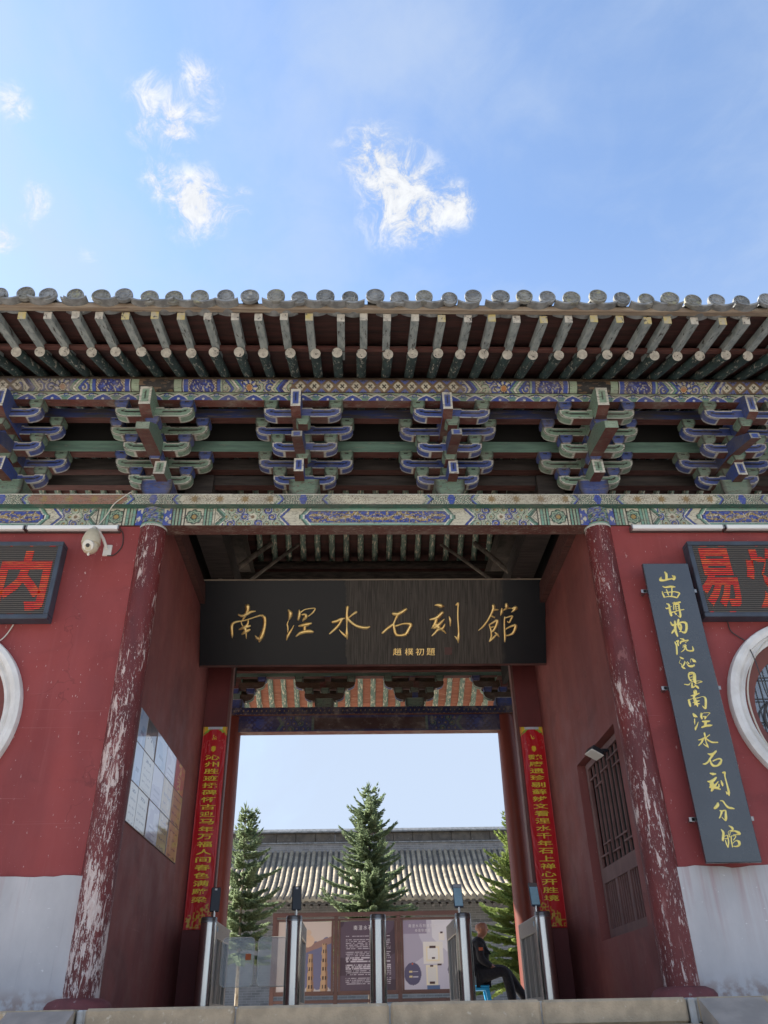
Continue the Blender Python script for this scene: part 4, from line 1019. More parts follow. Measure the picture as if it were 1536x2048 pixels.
PT = [
 ((450, 1200), 7.68, [[(345, 95, 80), (345, 150, 70), (320, 220, 48), (275, 300, 26), (250, 345, 16), (268, 395, 20)], [(205, 225, 26), (262, 245, 44), (335, 215, 48), (400, 182, 40), (465, 172, 18)],
   [(330, 312, 14), (230, 325, 26), (145, 345, 38), (105, 392, 48), (104, 470, 48), (110, 540, 36), (113, 585, 8)],
   [(240, 330, 16), (380, 290, 22), (480, 255, 24), (560, 238, 36), (605, 272, 54), (612, 350, 54), (597, 450, 58), (568, 540, 72), (535, 605, 68), (522, 650, 8)], [(462, 542, 8), (495, 588, 52), (540, 598, 64)],
   [(355, 315, 28), (350, 360, 34), (320, 410, 56)], [(222, 450, 24), (300, 420, 56), (385, 396, 28)], [(258, 525, 24), (310, 490, 56), (378, 456, 34)], [(268, 395, 24), (308, 450, 56), (324, 530, 28), (327, 598, 6)]]),
 ((450, 1200), 7.68, [[(975, 158, 36), (1000, 200, 72), (995, 260, 58), (975, 318, 14)], [(975, 318, 14), (955, 370, 26), (965, 430, 28), (962, 500, 12)], [(1058, 388, 8), (1020, 460, 26), (982, 520, 48), (957, 570, 44), (946, 612, 22)],
   [(1140, 158, 24), (1142, 220, 52), (1126, 300, 38)], [(1160, 190, 28), (1220, 150, 18), (1300, 132, 18), (1382, 130, 20), (1360, 180, 28), (1320, 220, 20), (1280, 250, 16)], [(1180, 226, 24), (1230, 222, 40), (1242, 262, 56), (1202, 308, 28), (1190, 332, 8)],
   [(1135, 400, 28), (1200, 387, 56), (1270, 372, 62), (1325, 357, 28)], [(1225, 400, 48), (1220, 470, 48)], [(1092, 558, 24), (1150, 512, 52), (1230, 487, 58), (1310, 482, 58), (1350, 490, 38)]]),
 ((650, 1200), 7.68, [[(345, 108, 54), (340, 160, 44), (335, 230, 40), (340, 290, 54), (335, 370, 26), (335, 450, 28), (335, 520, 48), (341, 598, 18)], [(216, 456, 8), (265, 510, 34), (322, 560, 42)],
   [(112, 340, 38), (180, 325, 48), (250, 292, 48), (300, 280, 18)], [(260, 292, 44), (220, 370, 44), (160, 440, 42), (72, 518, 26)], [(480, 187, 42), (430, 220, 34), (375, 265, 20), (350, 290, 28)], [(350, 290, 44), (400, 340, 40), (470, 390, 44), (560, 420, 48), (640, 425, 48), (683, 412, 28)]]),
 ((650, 1200), 7.68, [[(1245, 142, 46), (1190, 180, 56), (1120, 215, 58), (1052, 210, 56)], [(1120, 225, 54), (1090, 280, 36), (1060, 350, 30), (1040, 380, 40), (970, 430, 48), (882, 508, 34)],
   [(1055, 380, 38), (1065, 450, 44), (1092, 528, 48), (1150, 545, 40), (1240, 525, 54), (1282, 460, 50), (1318, 382, 56), (1260, 362, 40), (1180, 370, 26), (1092, 400, 34)]]),
 ((850, 1200), 7.68, [[(152, 80, 18), (200, 76, 52), (250, 90, 66), (285, 96, 24)], [(270, 190, 52), (220, 240, 62), (170, 280, 56), (78, 300, 28)], [(180, 290, 48), (160, 350, 54), (130, 410, 48), (100, 435, 14)], [(295, 297, 18), (250, 340, 40), (190, 400, 66), (140, 430, 38)], [(170, 380, 66), (215, 430, 66)],
   [(305, 372, 20), (275, 430, 44), (200, 460, 44), (150, 510, 34), (108, 550, 20)], [(215, 430, 56), (270, 460, 40), (320, 510, 18)], [(370, 252, 12), (388, 310, 38), (388, 400, 12)], [(480, 76, 28), (510, 52, 38), (508, 120, 28), (505, 250, 28), (512, 380, 28), (518, 500, 30), (515, 580, 44), (510, 660, 10)], [(456, 556, 8), (490, 590, 38), (510, 610, 38)]]),
 ((850, 1200), 7.68, [[(1050, 84, 54), (1050, 140, 48), (1010, 230, 34), (960, 320, 30), (890, 410, 28), (822, 468, 10)], [(1060, 150, 38), (1122, 150, 24)], [(1010, 240, 34), (1068, 268, 24)], [(985, 380, 20), (1040, 350, 30), (1110, 312, 38), (1100, 380, 44), (1060, 460, 34), (1020, 490, 28)], [(990, 390, 22), (1015, 470, 28), (1020, 560, 30), (992, 638, 22)], [(1020, 420, 20), (1060, 410, 20)],
   [(992, 638, 20), (1040, 590, 34), (1090, 540, 24)], [(1075, 497, 18), (1110, 530, 38), (1140, 568, 12)], [(1250, 64, 50), (1255, 100, 62), (1250, 132, 38)], [(1180, 132, 24), (1180, 180, 48), (1160, 238, 10)], [(1180, 170, 24), (1260, 130, 24), (1340, 126, 14)], [(1350, 130, 38), (1393, 122, 70), (1360, 165, 34), (1326, 188, 8)],
   [(1225, 262, 24), (1220, 350, 26), (1222, 450, 30), (1230, 550, 38), (1225, 638, 24)], [(1235, 275, 22), (1340, 246, 26), (1320, 300, 30), (1295, 345, 24), (1266, 330, 18)], [(1235, 450, 22), (1310, 410, 30), (1388, 387, 44), (1385, 440, 48), (1350, 510, 44), (1290, 540, 30), (1236, 545, 24)]]),
]
chars(PL, 'gold', PT, plq, pn, .30)
for ch, px in zip(SIG, (794.5, 818, 839.5, 861.5)):
    mb = MB(); glyph(mb, ch, .0, hit(px, 1303.5, base, pn)-base+pn*.002, EX, pu, .125, .105, .006); mb.build('character', 'gold', PL)
mb = MB(); q = hit(896.5, 1302, base, pn)-base; slab(mb, q+pn*.003, EX, pu, pn, -.055, .055, -.055, .055, .003).build('seal', 'seal_red', PL)
# props that hold the plaque
def pole(name, a, b, r, mat, label, cat, grp=None, n=8):
    o = MB().tube([Z0, (np.array(b)-np.array(a))*.5+np.array((0, .01, .015)), np.array(b)-np.array(a)], r, n).build(name, mat, None, tuple(a), smooth=40); tag(o, label, cat, grp); return o
pole('strut', (-2.30, 2.46, 5.47), (-1.70, 3.5, 6.72), .045, 'wood_grey', 'thick grey wooden strut rising from the left end of the name plaque', 'strut', 'struts behind the plaque')
pole('strut', (-1.85, 2.46, 5.48), (-1.24, 3.5, 6.70), .028, 'wood_grey', 'thin grey wooden strut above the left part of the name plaque', 'strut', 'struts behind the plaque')
pole('strut', (1.78, 2.46, 5.48), (1.18, 3.5, 6.70), .028, 'wood_grey', 'thin grey wooden strut above the right part of the name plaque', 'strut', 'struts behind the plaque')
pole('strut', (2.20, 2.46, 5.47), (1.76, 3.5, 6.72), .045, 'wood_grey', 'thick grey wooden strut rising from the right end of the name plaque', 'strut', 'struts behind the plaque')

# tall black signboard on the right front wall
SBY = -.27
SB_ = empty('signboard', (3.29, SBY, 1.08)); tag(SB_, 'tall narrow black signboard with a column of gold characters on right wall', 'signboard')
B('panel', 'board_black', SB_, -.265, .265, 0, .045, 0, 3.19, .006)
for z in (.40, 1.72, 2.86):
    B('wall_bracket', 'steel_matt', SB_, -.325, -.262, .05, .058, z-.02, z+.02); B('wall_bracket', 'steel_matt', SB_, -.30, -.27, .05, .15, z-.015, z+.015)
    B('wall_bracket', 'steel_matt', SB_, .262, .31, .05, .058, z-.02, z+.02)
sbo = np.array((3.29, SBY, 1.08)); sn = np.array((0, -1., 0))
def sbp(org, sc): return lambda x, y: hit(org[0]+x/sc, org[1]+y/sc, (0, SBY-.0005, 0), (0, 1, 0))-sbo
o5, o6, o7, o8 = ((1300, 1130), 14.63), ((1330, 1260), 14.63), ((1360, 1390), 13.65), ((1390, 1540), 12.05)
ST = [
 (*o5, [[(430, 205, 40), (470, 260, 76), (480, 340, 76), (480, 400, 76)], [(320, 358, 40), (312, 430, 96), (400, 450, 58), (520, 420, 58), (640, 400, 45), (692, 400, 104), (706, 345, 84), (652, 312, 28)]]),
 (*o5, [[(362, 620, 15), (450, 650, 48), (580, 632, 66), (690, 636, 48), (742, 645, 15)], [(640, 660, 40), (640, 780, 40), (635, 900, 40)], [(480, 710, 25), (510, 800, 44), (545, 885, 24)], [(356, 772, 24), (380, 850, 48), (420, 938, 48)], [(420, 800, 20), (560, 795, 30), (720, 780, 34), (858, 820, 44), (830, 890, 48), (790, 958, 34)], [(430, 940, 20), (560, 920, 30), (680, 925, 44), (788, 955, 38)]]),
 (*o5, [[(487, 1132, 28), (550, 1160, 58), (570, 1260, 62), (595, 1380, 76), (625, 1476, 66)], [(452, 1255, 20), (510, 1270, 48), (625, 1210, 24)], [(652, 1115, 15), (760, 1110, 56), (880, 1086, 56)], [(700, 1082, 20), (760, 1130, 38)], [(690, 1150, 25), (690, 1230, 30), (690, 1310, 25)], [(690, 1150, 30), (780, 1150, 48), (840, 1150, 48), (850, 1260, 52), (880, 1400, 62), (890, 1495, 66), (880, 1530, 28), (802, 1476, 12)],
   [(740, 1150, 28), (760, 1250, 28), (765, 1320, 28)], [(700, 1230, 16), (830, 1210, 16)], [(700, 1290, 14), (840, 1270, 14)], [(640, 1385, 44), (760, 1350, 30), (880, 1320, 30), (988, 1300, 34)], [(720, 1390, 30), (770, 1440, 48)]]),
 (*o5, [[(602, 1668, 28), (640, 1740, 58), (700, 1760, 66), (780, 1730, 38)], [(725, 1642, 48), (735, 1750, 76), (740, 1880, 76), (770, 1985, 66), (800, 2060, 50), (812, 2095, 24)], [(642, 1990, 48), (690, 1920, 66), (760, 1860, 38)], [(830, 1602, 66), (820, 1700, 76), (840, 1800, 56), (880, 1900, 38)], [(850, 1700, 64), (900, 1760, 56), (910, 1840, 66), (890, 1940, 38), (862, 1950, 28)], [(880, 1680, 38), (960, 1670, 56), (1048, 1700, 76), (1068, 1800, 76), (1058, 1900, 76), (1010, 1976, 66), (882, 1930, 12)]]),
 (*o6, [[(292, 352, 38), (330, 440, 48), (345, 560, 52), (350, 680, 52), (350, 726, 18)], [(332, 330, 38), (388, 312, 48), (370, 380, 46), (390, 440, 46), (390, 468, 18)], [(447, 252, 24), (530, 270, 48), (560, 300, 38)], [(450, 398, 38), (462, 346, 56), (560, 320, 48), (688, 296, 22), (592, 374, 14)], [(530, 450, 28), (600, 430, 34)], [(522, 500, 28), (620, 460, 38)], [(590, 470, 38), (570, 560, 38), (520, 610, 28), (468, 644, 14)], [(610, 500, 38), (640, 580, 38), (720, 610, 44), (818, 600, 56), (820, 540, 46), (802, 482, 22)]]),
 (*o6, [[(432, 786, 20), (480, 820, 52), (538, 840, 38)], [(450, 870, 14), (417, 955, 14), (480, 1000, 20), (490, 1078, 20), (540, 1030, 54), (578, 950, 42), (570, 912, 22)], [(500, 1080, 38), (550, 1110, 56), (588, 1130, 28)], [(652, 922, 22), (702, 990, 34)], [(622, 942, 14), (680, 1038, 40), (770, 1060, 76), (848, 1040, 48), (850, 1012, 36)], [(750, 940, 14), (750, 852, 14), (790, 850, 30), (850, 900, 84), (898, 938, 38)]]),
 (*o6, [[(720, 1252, 56), (690, 1300, 46), (700, 1390, 46), (740, 1470, 38), (790, 1500, 36)], [(730, 1250, 46), (820, 1252, 66), (860, 1320, 92), (860, 1420, 100), (880, 1515, 84), (908, 1576, 28)], [(700, 1310, 18), (790, 1290, 24)], [(710, 1390, 18), (800, 1370, 24)], [(740, 1450, 18), (820, 1440, 18)], [(557, 1585, 18), (690, 1600, 42), (740, 1550, 14), (850, 1510, 14), (990, 1490, 20), (1082, 1515, 28), (932, 1560, 18)], [(790, 1560, 42), (790, 1620, 56), (802, 1678, 56), (870, 1650, 38), (900, 1640, 36)], [(870, 1600, 28), (950, 1670, 64), (983, 1706, 36)]]),
 (*o7, [[(412, -98, 110), (418, -35, 96), (382, 40, 60), (385, 75, 66), (412, 140, 84), (432, 210, 100), (470, 270, 56), (485, 322, 16)], [(300, 18, 22), (395, 8, 54), (520, -45, 34)], [(240, 132, 54), (255, 200, 64), (284, 298, 50), (286, 322, 16)], [(222, 140, 36), (340, 100, 14), (480, 80, 24), (620, 42, 14), (688, 80, 54), (704, 180, 64), (700, 300, 64), (690, 366, 54), (602, 292, 10)], [(352, 210, 18), (450, 170, 54), (528, 160, 22)], [(392, 270, 22), (460, 240, 54), (542, 240, 16)]]),
 (*o7, [[(362, 512, 46), (410, 570, 84), (468, 598, 26)], [(400, 650, 24), (400, 730, 34), (405, 800, 14)], [(498, 734, 12), (465, 830, 38), (430, 900, 64), (422, 956, 26)], [(575, 502, 46), (580, 580, 64), (600, 648, 36)], [(600, 530, 28), (640, 490, 15), (808, 486, 24), (780, 530, 20), (730, 590, 12)], [(640, 590, 38), (700, 600, 54), (680, 650, 36)], [(612, 720, 38), (700, 725, 74), (808, 710, 36)], [(700, 740, 74), (690, 820, 74)], [(602, 880, 54), (700, 845, 64), (820, 830, 64), (868, 825, 36)]]),
 (*o7, [[(665, 1038, 46), (680, 1100, 46), (685, 1180, 38), (710, 1280, 26), (745, 1370, 46), (773, 1436, 20)], [(632, 1326, 12), (700, 1380, 30), (758, 1408, 46)], [(502, 1230, 24), (570, 1215, 46), (658, 1170, 36)], [(630, 1190, 54), (590, 1290, 54), (512, 1378, 32)], [(803, 1092, 36), (740, 1140, 28), (700, 1180, 28)], [(700, 1180, 38), (780, 1240, 42), (880, 1290, 46), (1026, 1295, 42)]]),
 (*o7, [[(983, 1534, 54), (900, 1610, 82), (820, 1620, 64), (762, 1600, 22)], [(890, 1640, 74), (820, 1740, 56), (760, 1830, 56), (690, 1880, 54), (628, 1880, 22)], [(820, 1770, 46), (850, 1860, 54), (910, 1928, 64), (1010, 1930, 56), (1088, 1870, 82), (1128, 1770, 48), (1050, 1740, 46), (902, 1800, 36)]]),
 (*o8, [[(357, 75, 18), (430, 95, 64), (498, 95, 36)], [(508, 184, 46), (440, 250, 82), (370, 280, 72), (304, 275, 26)], [(400, 290, 92), (400, 370, 108), (362, 420, 46)], [(558, 282, 28), (510, 340, 46), (450, 400, 108), (402, 498, 54)], [(575, 342, 28), (570, 410, 46), (500, 430, 74)], [(480, 420, 74), (560, 450, 46), (606, 464, 36)], [(626, 254, 22), (655, 330, 54), (670, 386, 26)], [(674, 62, 46), (715, 62, 54), (720, 140, 34), (750, 270, 34), (790, 420, 44), (815, 540, 56), (824, 618, 26)], [(746, 516, 14), (780, 570, 54)]]),
 (*o8, [[(550, 805, 62), (538, 860, 90), (482, 918, 72)], [(612, 740, 22), (670, 750, 38), (730, 830, 38), (800, 900, 56), (880, 920, 54), (946, 934, 26)], [(602, 976, 28), (640, 1000, 54), (620, 1090, 42), (591, 1156, 36)], [(640, 990, 38), (730, 977, 38), (742, 1080, 56), (745, 1170, 64), (735, 1224, 26), (647, 1136, 14)]]),
 (*o8, [[(632, 1432, 18), (680, 1500, 56), (680, 1600, 64), (671, 1678, 54), (685, 1714, 18)], [(690, 1620, 18), (750, 1575, 15), (790, 1590, 34), (780, 1650, 24), (702, 1660, 12)], [(730, 1690, 18), (760, 1780, 30), (798, 1866, 26)], [(800, 1640, 24), (810, 1740, 34), (805, 1856, 22)], [(817, 1342, 18), (890, 1390, 54), (910, 1440, 38), (802, 1490, 12), (840, 1618, 26)], [(840, 1560, 18), (860, 1490, 20), (960, 1470, 38), (1048, 1510, 72), (1078, 1552, 36), (927, 1560, 14)], [(870, 1592, 24), (880, 1720, 30), (905, 1856, 26)], [(872, 1590, 18), (983, 1590, 24), (930, 1690, 24)], [(902, 1770, 18), (990, 1702, 24), (1058, 1730, 64), (1068, 1800, 64), (1010, 1840, 46), (932, 1840, 22)]]),
]
chars(SB_, 'gold_bright', ST, sbp, sn, .22)

# LED signs
def led(x0, x1, z0, z1, label, chs):
    y = -.235; e = empty('led_sign', ((x0+x1)/2, -.08, z0)); tag(e, label, 'LED sign', 'LED signs on the front walls')
    w = (x1-x0)/2; h = z1-z0; f = .055; yy = y+.08
    B('housing', 'black_plastic', e, -w+.006, w-.006, yy+.02, -.002, .006, h-.006)
    for a in ((-w, w, 0, f), (-w, w, h-f, h), (-w, -w+f, f+.001, h-f-.001), (w-f, w, f+.001, h-f-.001)):
        B('frame_bar', 'frame_navy', e, a[0], a[1], yy, -.004, a[2], a[3], .006)
    B('display_panel', 'led_off', e, -w+f-.004, w-f+.004, yy+.012, yy+.02, f-.004, h-f+.004)
    for ch, cx, cz, cw, hh in chs:
        mb = MB(); glyph(mb, ch, .03, (cx-(x0+x1)/2, yy+.0115, cz-z0), EX, EZ, cw, hh, .003); mb.build('character', 'led_on', e)
    for k in range(int((x1-x0)/.22)):
        if random.random() < .8:
            xx = -w+f+.02+k*.22; B('lit_segment', 'led_on', e, xx, xx+random.uniform(.03, .09), yy+.009, yy+.0115, f+.002, f+.012); B('lit_segment', 'led_on', e, xx+.07, xx+.07+random.uniform(.02, .09), yy+.009, yy+.0115, h-f-.012, h-f-.002)
    B('hanger_tab', 'steel_matt', e, -w+.42, -w+.50, -.03, -.001, h+.001, h+.05)
led(-7.2, -3.60, 3.63, 4.595, 'LED sign with a red character, left of the dome camera', [('内', -3.96, 4.10, .56, .74)])
led(3.62, 7.2, 3.615, 4.585, 'LED sign with two red characters, right of the black signboard', [('易', 3.885, 4.11, .45, .76), ('燃', 4.585, 4.11, .72, .76)])

# light tubes along the top of the side walls
def tube_light(x0, x1, label):
    e = empty('light_tube', ((x0+x1)/2, -.13, 4.82)); w = (x1-x0)/2; tag(e, label, 'light tube', 'light tubes along the wall tops')
    B('tray', 'steel_dark', e, -w, w, .0125, .045, -.032, .034); MB().box(-w+.01, w-.01, -.050, .012, -.026, .030, bev=.008).build('tube', 'tube_white', e)
    for sx in (-1, 1): B('end_cap', 'steel_matt', e, sx*w-.012 if sx > 0 else -w-.001, w+.001 if sx > 0 else -w+.012, -.053, .0122, -.028, .032)
tube_light(-4.1, -3.03, 'white light tube above the dome camera, nearest the left column')
tube_light(-5.3, -4.12, 'white light tube at the left edge, further from the left column')
tube_light(3.03, 4.15, 'white light tube nearest the right column')
tube_light(4.17, 5.3, 'white light tube at the right edge, further from the column')

# dome camera
dc = empty('dome_camera', (-3.26, -.08, 4.46)); dc.scale = (.80, .80, .80); dc.location = (-3.245, -.08, 4.50); tag(dc, 'cream dome security camera on a wall arm under the left beam', 'camera')
B('wall_plate', 'camera_face', dc, .07, .19, -.02, .02, -.02, .16, .005)
MB().tube([(.12, -.02, .09), (.08, -.12, .20), (.02, -.26, .27), (-.0, -.34, .255), (0, -.35, .20)], [.022, .022, .024, .03, .036], 10).build('arm', 'camera_face', dc, smooth=40)
MB().lathe([(.035, .22), (.07, .20), (.105, .13), (.125, .06), (.13, .0), (.127, -.03)], 28, (0, -.35, 0)).build('hood', 'camera_shell', dc, smooth=40)
mb = MB().lathe([(.112, -.0), (.115, -.05), (.105, -.10), (.075, -.145), (.03, -.165), (.002, -.168)], 28, (0, -.35, 0)).build('ball', 'camera_shell', dc, smooth=40)
MB().lathe([(.002, -.02), (.075, -.018), (.082, -.004), (.082, .03)], 24, (0, 0, 0), 1).build('face_plate', 'camera_face', mb, (0, -.43, -.085), (R(32), 0, 0), smooth=40)
MB().lathe([(.002, -.032), (.024, -.03), (.03, -.02), (.03, .02)], 18, (0, 0, 0), 1).build('lens', 'black_plastic', mb, (0, -.433, -.087), (R(32), 0, 0), smooth=40)
MB().lathe([(.012, -.165), (.012, -.185), (.022, -.19), (.012, -.21), (.003, -.212)], 10, (0, -.36, 0)).build('drip_tip', 'camera_face', dc, smooth=40)

# cables
def cable(pts, r, mat, label):
    p0 = np.array(pts[0], float); P = [np.array(p, float)-p0 for p in pts]; Q = [2*P[0]-P[1]]+P+[2*P[-1]-P[-2]]; out = []
    for i in range(1, len(Q)-2):
        for k in range(5):
            t = k/5; a, b, c, d = Q[i-1:i+3]; out.append(.5*(2*b+(c-a)*t+(2*a-5*b+4*c-d)*t*t+(3*b-a-3*c+d)*t**3))
    out.append(P[-1]); o = MB().tube(out, r, 6).build('cable', mat, None, tuple(p0), smooth=60); tag(o, label, 'cable', 'loose cables on the facade'); return o
cable([(-2.95, -.215, 5.285), (-3.0, -.215, 5.24), (-3.12, -.213, 5.12), (-3.22, -.12, 5.02), (-3.3, -.12, 4.86)], .006, 'cable_white', 'pale cable drooping from the left beam to the dome camera')
cable([(-3.13, -.1, 4.48), (-3.05, -.09, 4.50), (-2.98, -.09, 4.62), (-3.0, -.09, 4.79), (-3.03, -.1, 4.82)], .006, 'cable', 'black cable looping up beside the dome camera')
cable([(3.92, -.1, 3.61), (3.93, -.1, 3.5), (4.0, -.1, 3.43), (4.06, -.11, 3.36), (4.06, -.2, 3.1), (4.08, -.19, 2.8), (4.12, -.17, 2.62)], .006, 'cable', 'black cable hanging from the right LED sign to the round window')
cable([(4.62, -.19, 3.52), (4.3, -.178, 3.38), (4.05, -.185, 3.12), (3.90, -.19, 2.80), (3.88, -.19, 2.5), (3.95, -.19, 2.2), (4.12, -.185, 1.98), (4.4, -.18, 1.84)], .009, 'cable_white', 'pale cable clipped around the right round window')
cable([(-4.0, -.1, 3.62), (-4.05, -.1, 3.5), (-4.1, -.12, 3.42), (-4.15, -.19, 3.37)], .007, 'cable_white', 'pale cable below the left LED sign')

# flood lamp beside the lattice window
fl = empty('flood_lamp', (2.585, .75, 2.42)); tag(fl, 'small white-edged flood lamp on the right passage wall above the lattice window', 'flood lamp')
B('arm', 'black_plastic', fl, -.10, 0, -.015, .015, -.01, .02)
h_ = MB().box(-.07, .07, -.10, .10, -.02, .035, bev=.008).build('housing', 'black_plastic', fl, (-.15, 0, -.02), (0, R(28), R(8)))
MB().box(-.075, .075, -.105, .105, -.034, -.0205, bev=.004).build('front_glass', 'camera_face', fl, (-.15, 0, -.02), (0, R(28), R(8)))
MB().tube([(-.10, .02, 0), (-.05, .06, -.05), (-.01, .08, -.03), (-.0, .09, .05)], .007, 6).build('cord', 'black_plastic', fl)

# couplet banners on the jambs
def banner(xc, label, text, zt, zb, w, gl):
    y = 3.785; H = zt-zb; e = empty('couplet_banner', (xc, y, zb)); tag(e, label, 'banner', 'couplet banners beside the doorway')
    nu, nv = 34, 260; U, V = np.meshgrid(np.linspace(-w/2, w/2, nu), np.linspace(0, H, nv), indexing='ij')
    C = np.zeros(U.shape+(3,)); C[:] = np.array(srgb(196, 26, 36))
    q = U/w*2; tp = H-V
    gl_ = np.array(srgb(150, 190, 70)); ye = np.array(srgb(230, 200, 60)); pk = np.array(srgb(200, 205, 215))
    put(C, (tp < .12*np.abs(q)**1.5+.025) & (vnoise(U, V, 30, 4) > .35), gl_); put(C, (tp < .10*np.abs(q)**2+.012), ye); put(C, (tp < .04) & (np.abs(q) < .6), pk)
    rr = np.hypot(U, (tp-.33)*.8); put(C, (rr < .035) & (tp > .28), ye); put(C, (np.abs(U) < .03) & (tp > .12) & (tp < .19) & (vnoise(U, V, 80, 1) > .45), ye)
    put(C, (tp > .2) & (tp < .38) & (np.abs(q) > .35) & (np.abs(vnoise(U, V, 24, 2)-.5) < .06), np.array(srgb(205, 90, 80)))
    put(C, (V < .24-.1*q*(-1 if xc < 0 else 1)) & (np.abs(vnoise(U, V, 26, 5)-.5) < .13) & (V > .012), np.array(srgb(205, 170, 60)))
    put(C, (np.abs(np.abs(q)-.93) < .02), np.array(srgb(215, 80, 80)))
    P = np.stack((U, -.006-.004*np.sin(V*2.2)-.003*np.cos(U*9), V), -1)
    mb = MB(); mb.grid(P, C); P2 = P.copy(); P2[..., 1] = 0.006; mb.grid(P2[::-1], C[::-1])
    mb.build('cloth', 'banner_film', e, smooth=True, colors=True)
    n = len(text); z1, z0 = H-.46, .36
    for i, ch in enumerate(text):
        z = z1+(z0-z1)*(i/(n-1))
        mb = MB(); glyph(mb, ch, .014, (random.uniform(-.004, .004), -.0155, z), EX, EZ, w*.60, .073, .0025); mb.build('character', 'banner_gold', e)
banner(-2.385, 'red couplet banner hanging left of the doorway opening', BANL, 3.685, .955, .355, 0)
banner(2.415, 'red couplet banner hanging right of the doorway opening', BANR, 3.64, .905, .355, 1)

# notice sheets on the left passage wall
NB = empty('notice_board', (-2.575, 0.2, 1.62)); tag(NB, 'glossy board of notices and photos on the left passage wall', 'notice board')
B('backing', 'brown_metal', NB, .001, .012, 0, 2.62, 0, 1.17)
cols = [0.0, .34, .86, 1.42, 1.98, 2.60]; rows = [0., .40, .80, 1.165]
def sheet(y0, y1, z0, z1, kind, sd):
    nu, nv = 26, 36; U, V = np.meshgrid(np.linspace(0, 1, nu), np.linspace(0, 1, nv), indexing='ij'); C = np.zeros(U.shape+(3,))
    rs = np.random.RandomState(sd)
    if kind == 'doc':
        C[:] = np.array(srgb(222, 214, 196)); ln = (np.sin(V*34) > .55) & (U > .15) & (U < .85) & (vnoise(U*3, V*9, 7, sd) > .4) & (V < .72); put(C, ln, np.array(srgb(165, 155, 140)))
        put(C, (V > .78) & (V < .86) & (U > .25) & (U < .75) & (vnoise(U, V, 30, sd) > .4), np.array(srgb(90, 85, 80)))
    elif kind == 'blue': C[:] = np.array(srgb(178, 196, 222)); put(C, vnoise(U, V, 4, sd)+V*.4 < .55, np.array(srgb(150, 176, 210))); put(C, (V > .3) & (V < .4) & (U > .3) & (U < .7), np.array(srgb(110, 130, 165)))
    elif kind == 'lilac': C[:] = np.array(srgb(196, 188, 208)); put(C, vnoise(U, V, 3, sd) > .62, np.array(srgb(218, 214, 226))); put(C, (np.sin(V*40) > .6) & (U > .2) & (U < .8) & (V < .5), np.array(srgb(160, 150, 175)))
    elif kind == 'gold': C[:] = np.array(srgb(190, 150, 78)); put(C, (np.sin(V*26) > .5) & (U > .15) & (U < .85) & (vnoise(U*2, V*6, 8, sd) > .4), np.array(srgb(120, 80, 45))); put(C, vnoise(U, V, 3, sd) > .68, np.array(srgb(205, 175, 110)))
    elif kind == 'photo': C[:] = np.array(srgb(60, 48, 38)); put(C, V < .45-.3*U+.25*np.sin(U*3), np.array(srgb(215, 205, 185))); put(C, (vnoise(U, V, 9, sd) > .62) & (V > .4), np.array(srgb(95, 78, 58)))
    else: C[:] = np.array(srgb(186, 70, 52)); put(C, (U > .3) & (U < .62) & (np.abs(vnoise(U, V*1.6, 9, sd)-.5) < .14), np.array(srgb(215, 180, 90)))
    P = np.stack((np.full_like(U, .0165), y0+U*(y1-y0), z0+V*(z1-z0)), -1); mb = MB(); mb.grid(P, C)
    e = .0125; mb.add([(e, y0, z0), (e, y1, z0), (e, y1, z1), (e, y0, z1), (.0165, y0, z0), (.0165, y1, z0), (.0165, y1, z1), (.0165, y0, z1)], [(0, 1, 5, 4), (1, 2, 6, 5), (2, 3, 7, 6), (3, 0, 4, 7)], (.6, .6, .58))
    mb.build('notice_sheet', 'print_gloss', NB, colors=True)
kinds = [['doc', 'blue', 'blue'], ['doc', 'doc', 'photo'], ['lilac', 'lilac', 'blue'], ['gold', 'gold', 'lilac'], ['gold', 'gold', 'red']]
for i in range(5):
    for j in range(3): sheet(cols[i]+.008, cols[i+1]-.008-(.05 if (i, j) in ((1, 0), (1, 2), (3, 0)) else 0), rows[j]+.006, rows[j+1]-.006, kinds[i][j], i*3+j)

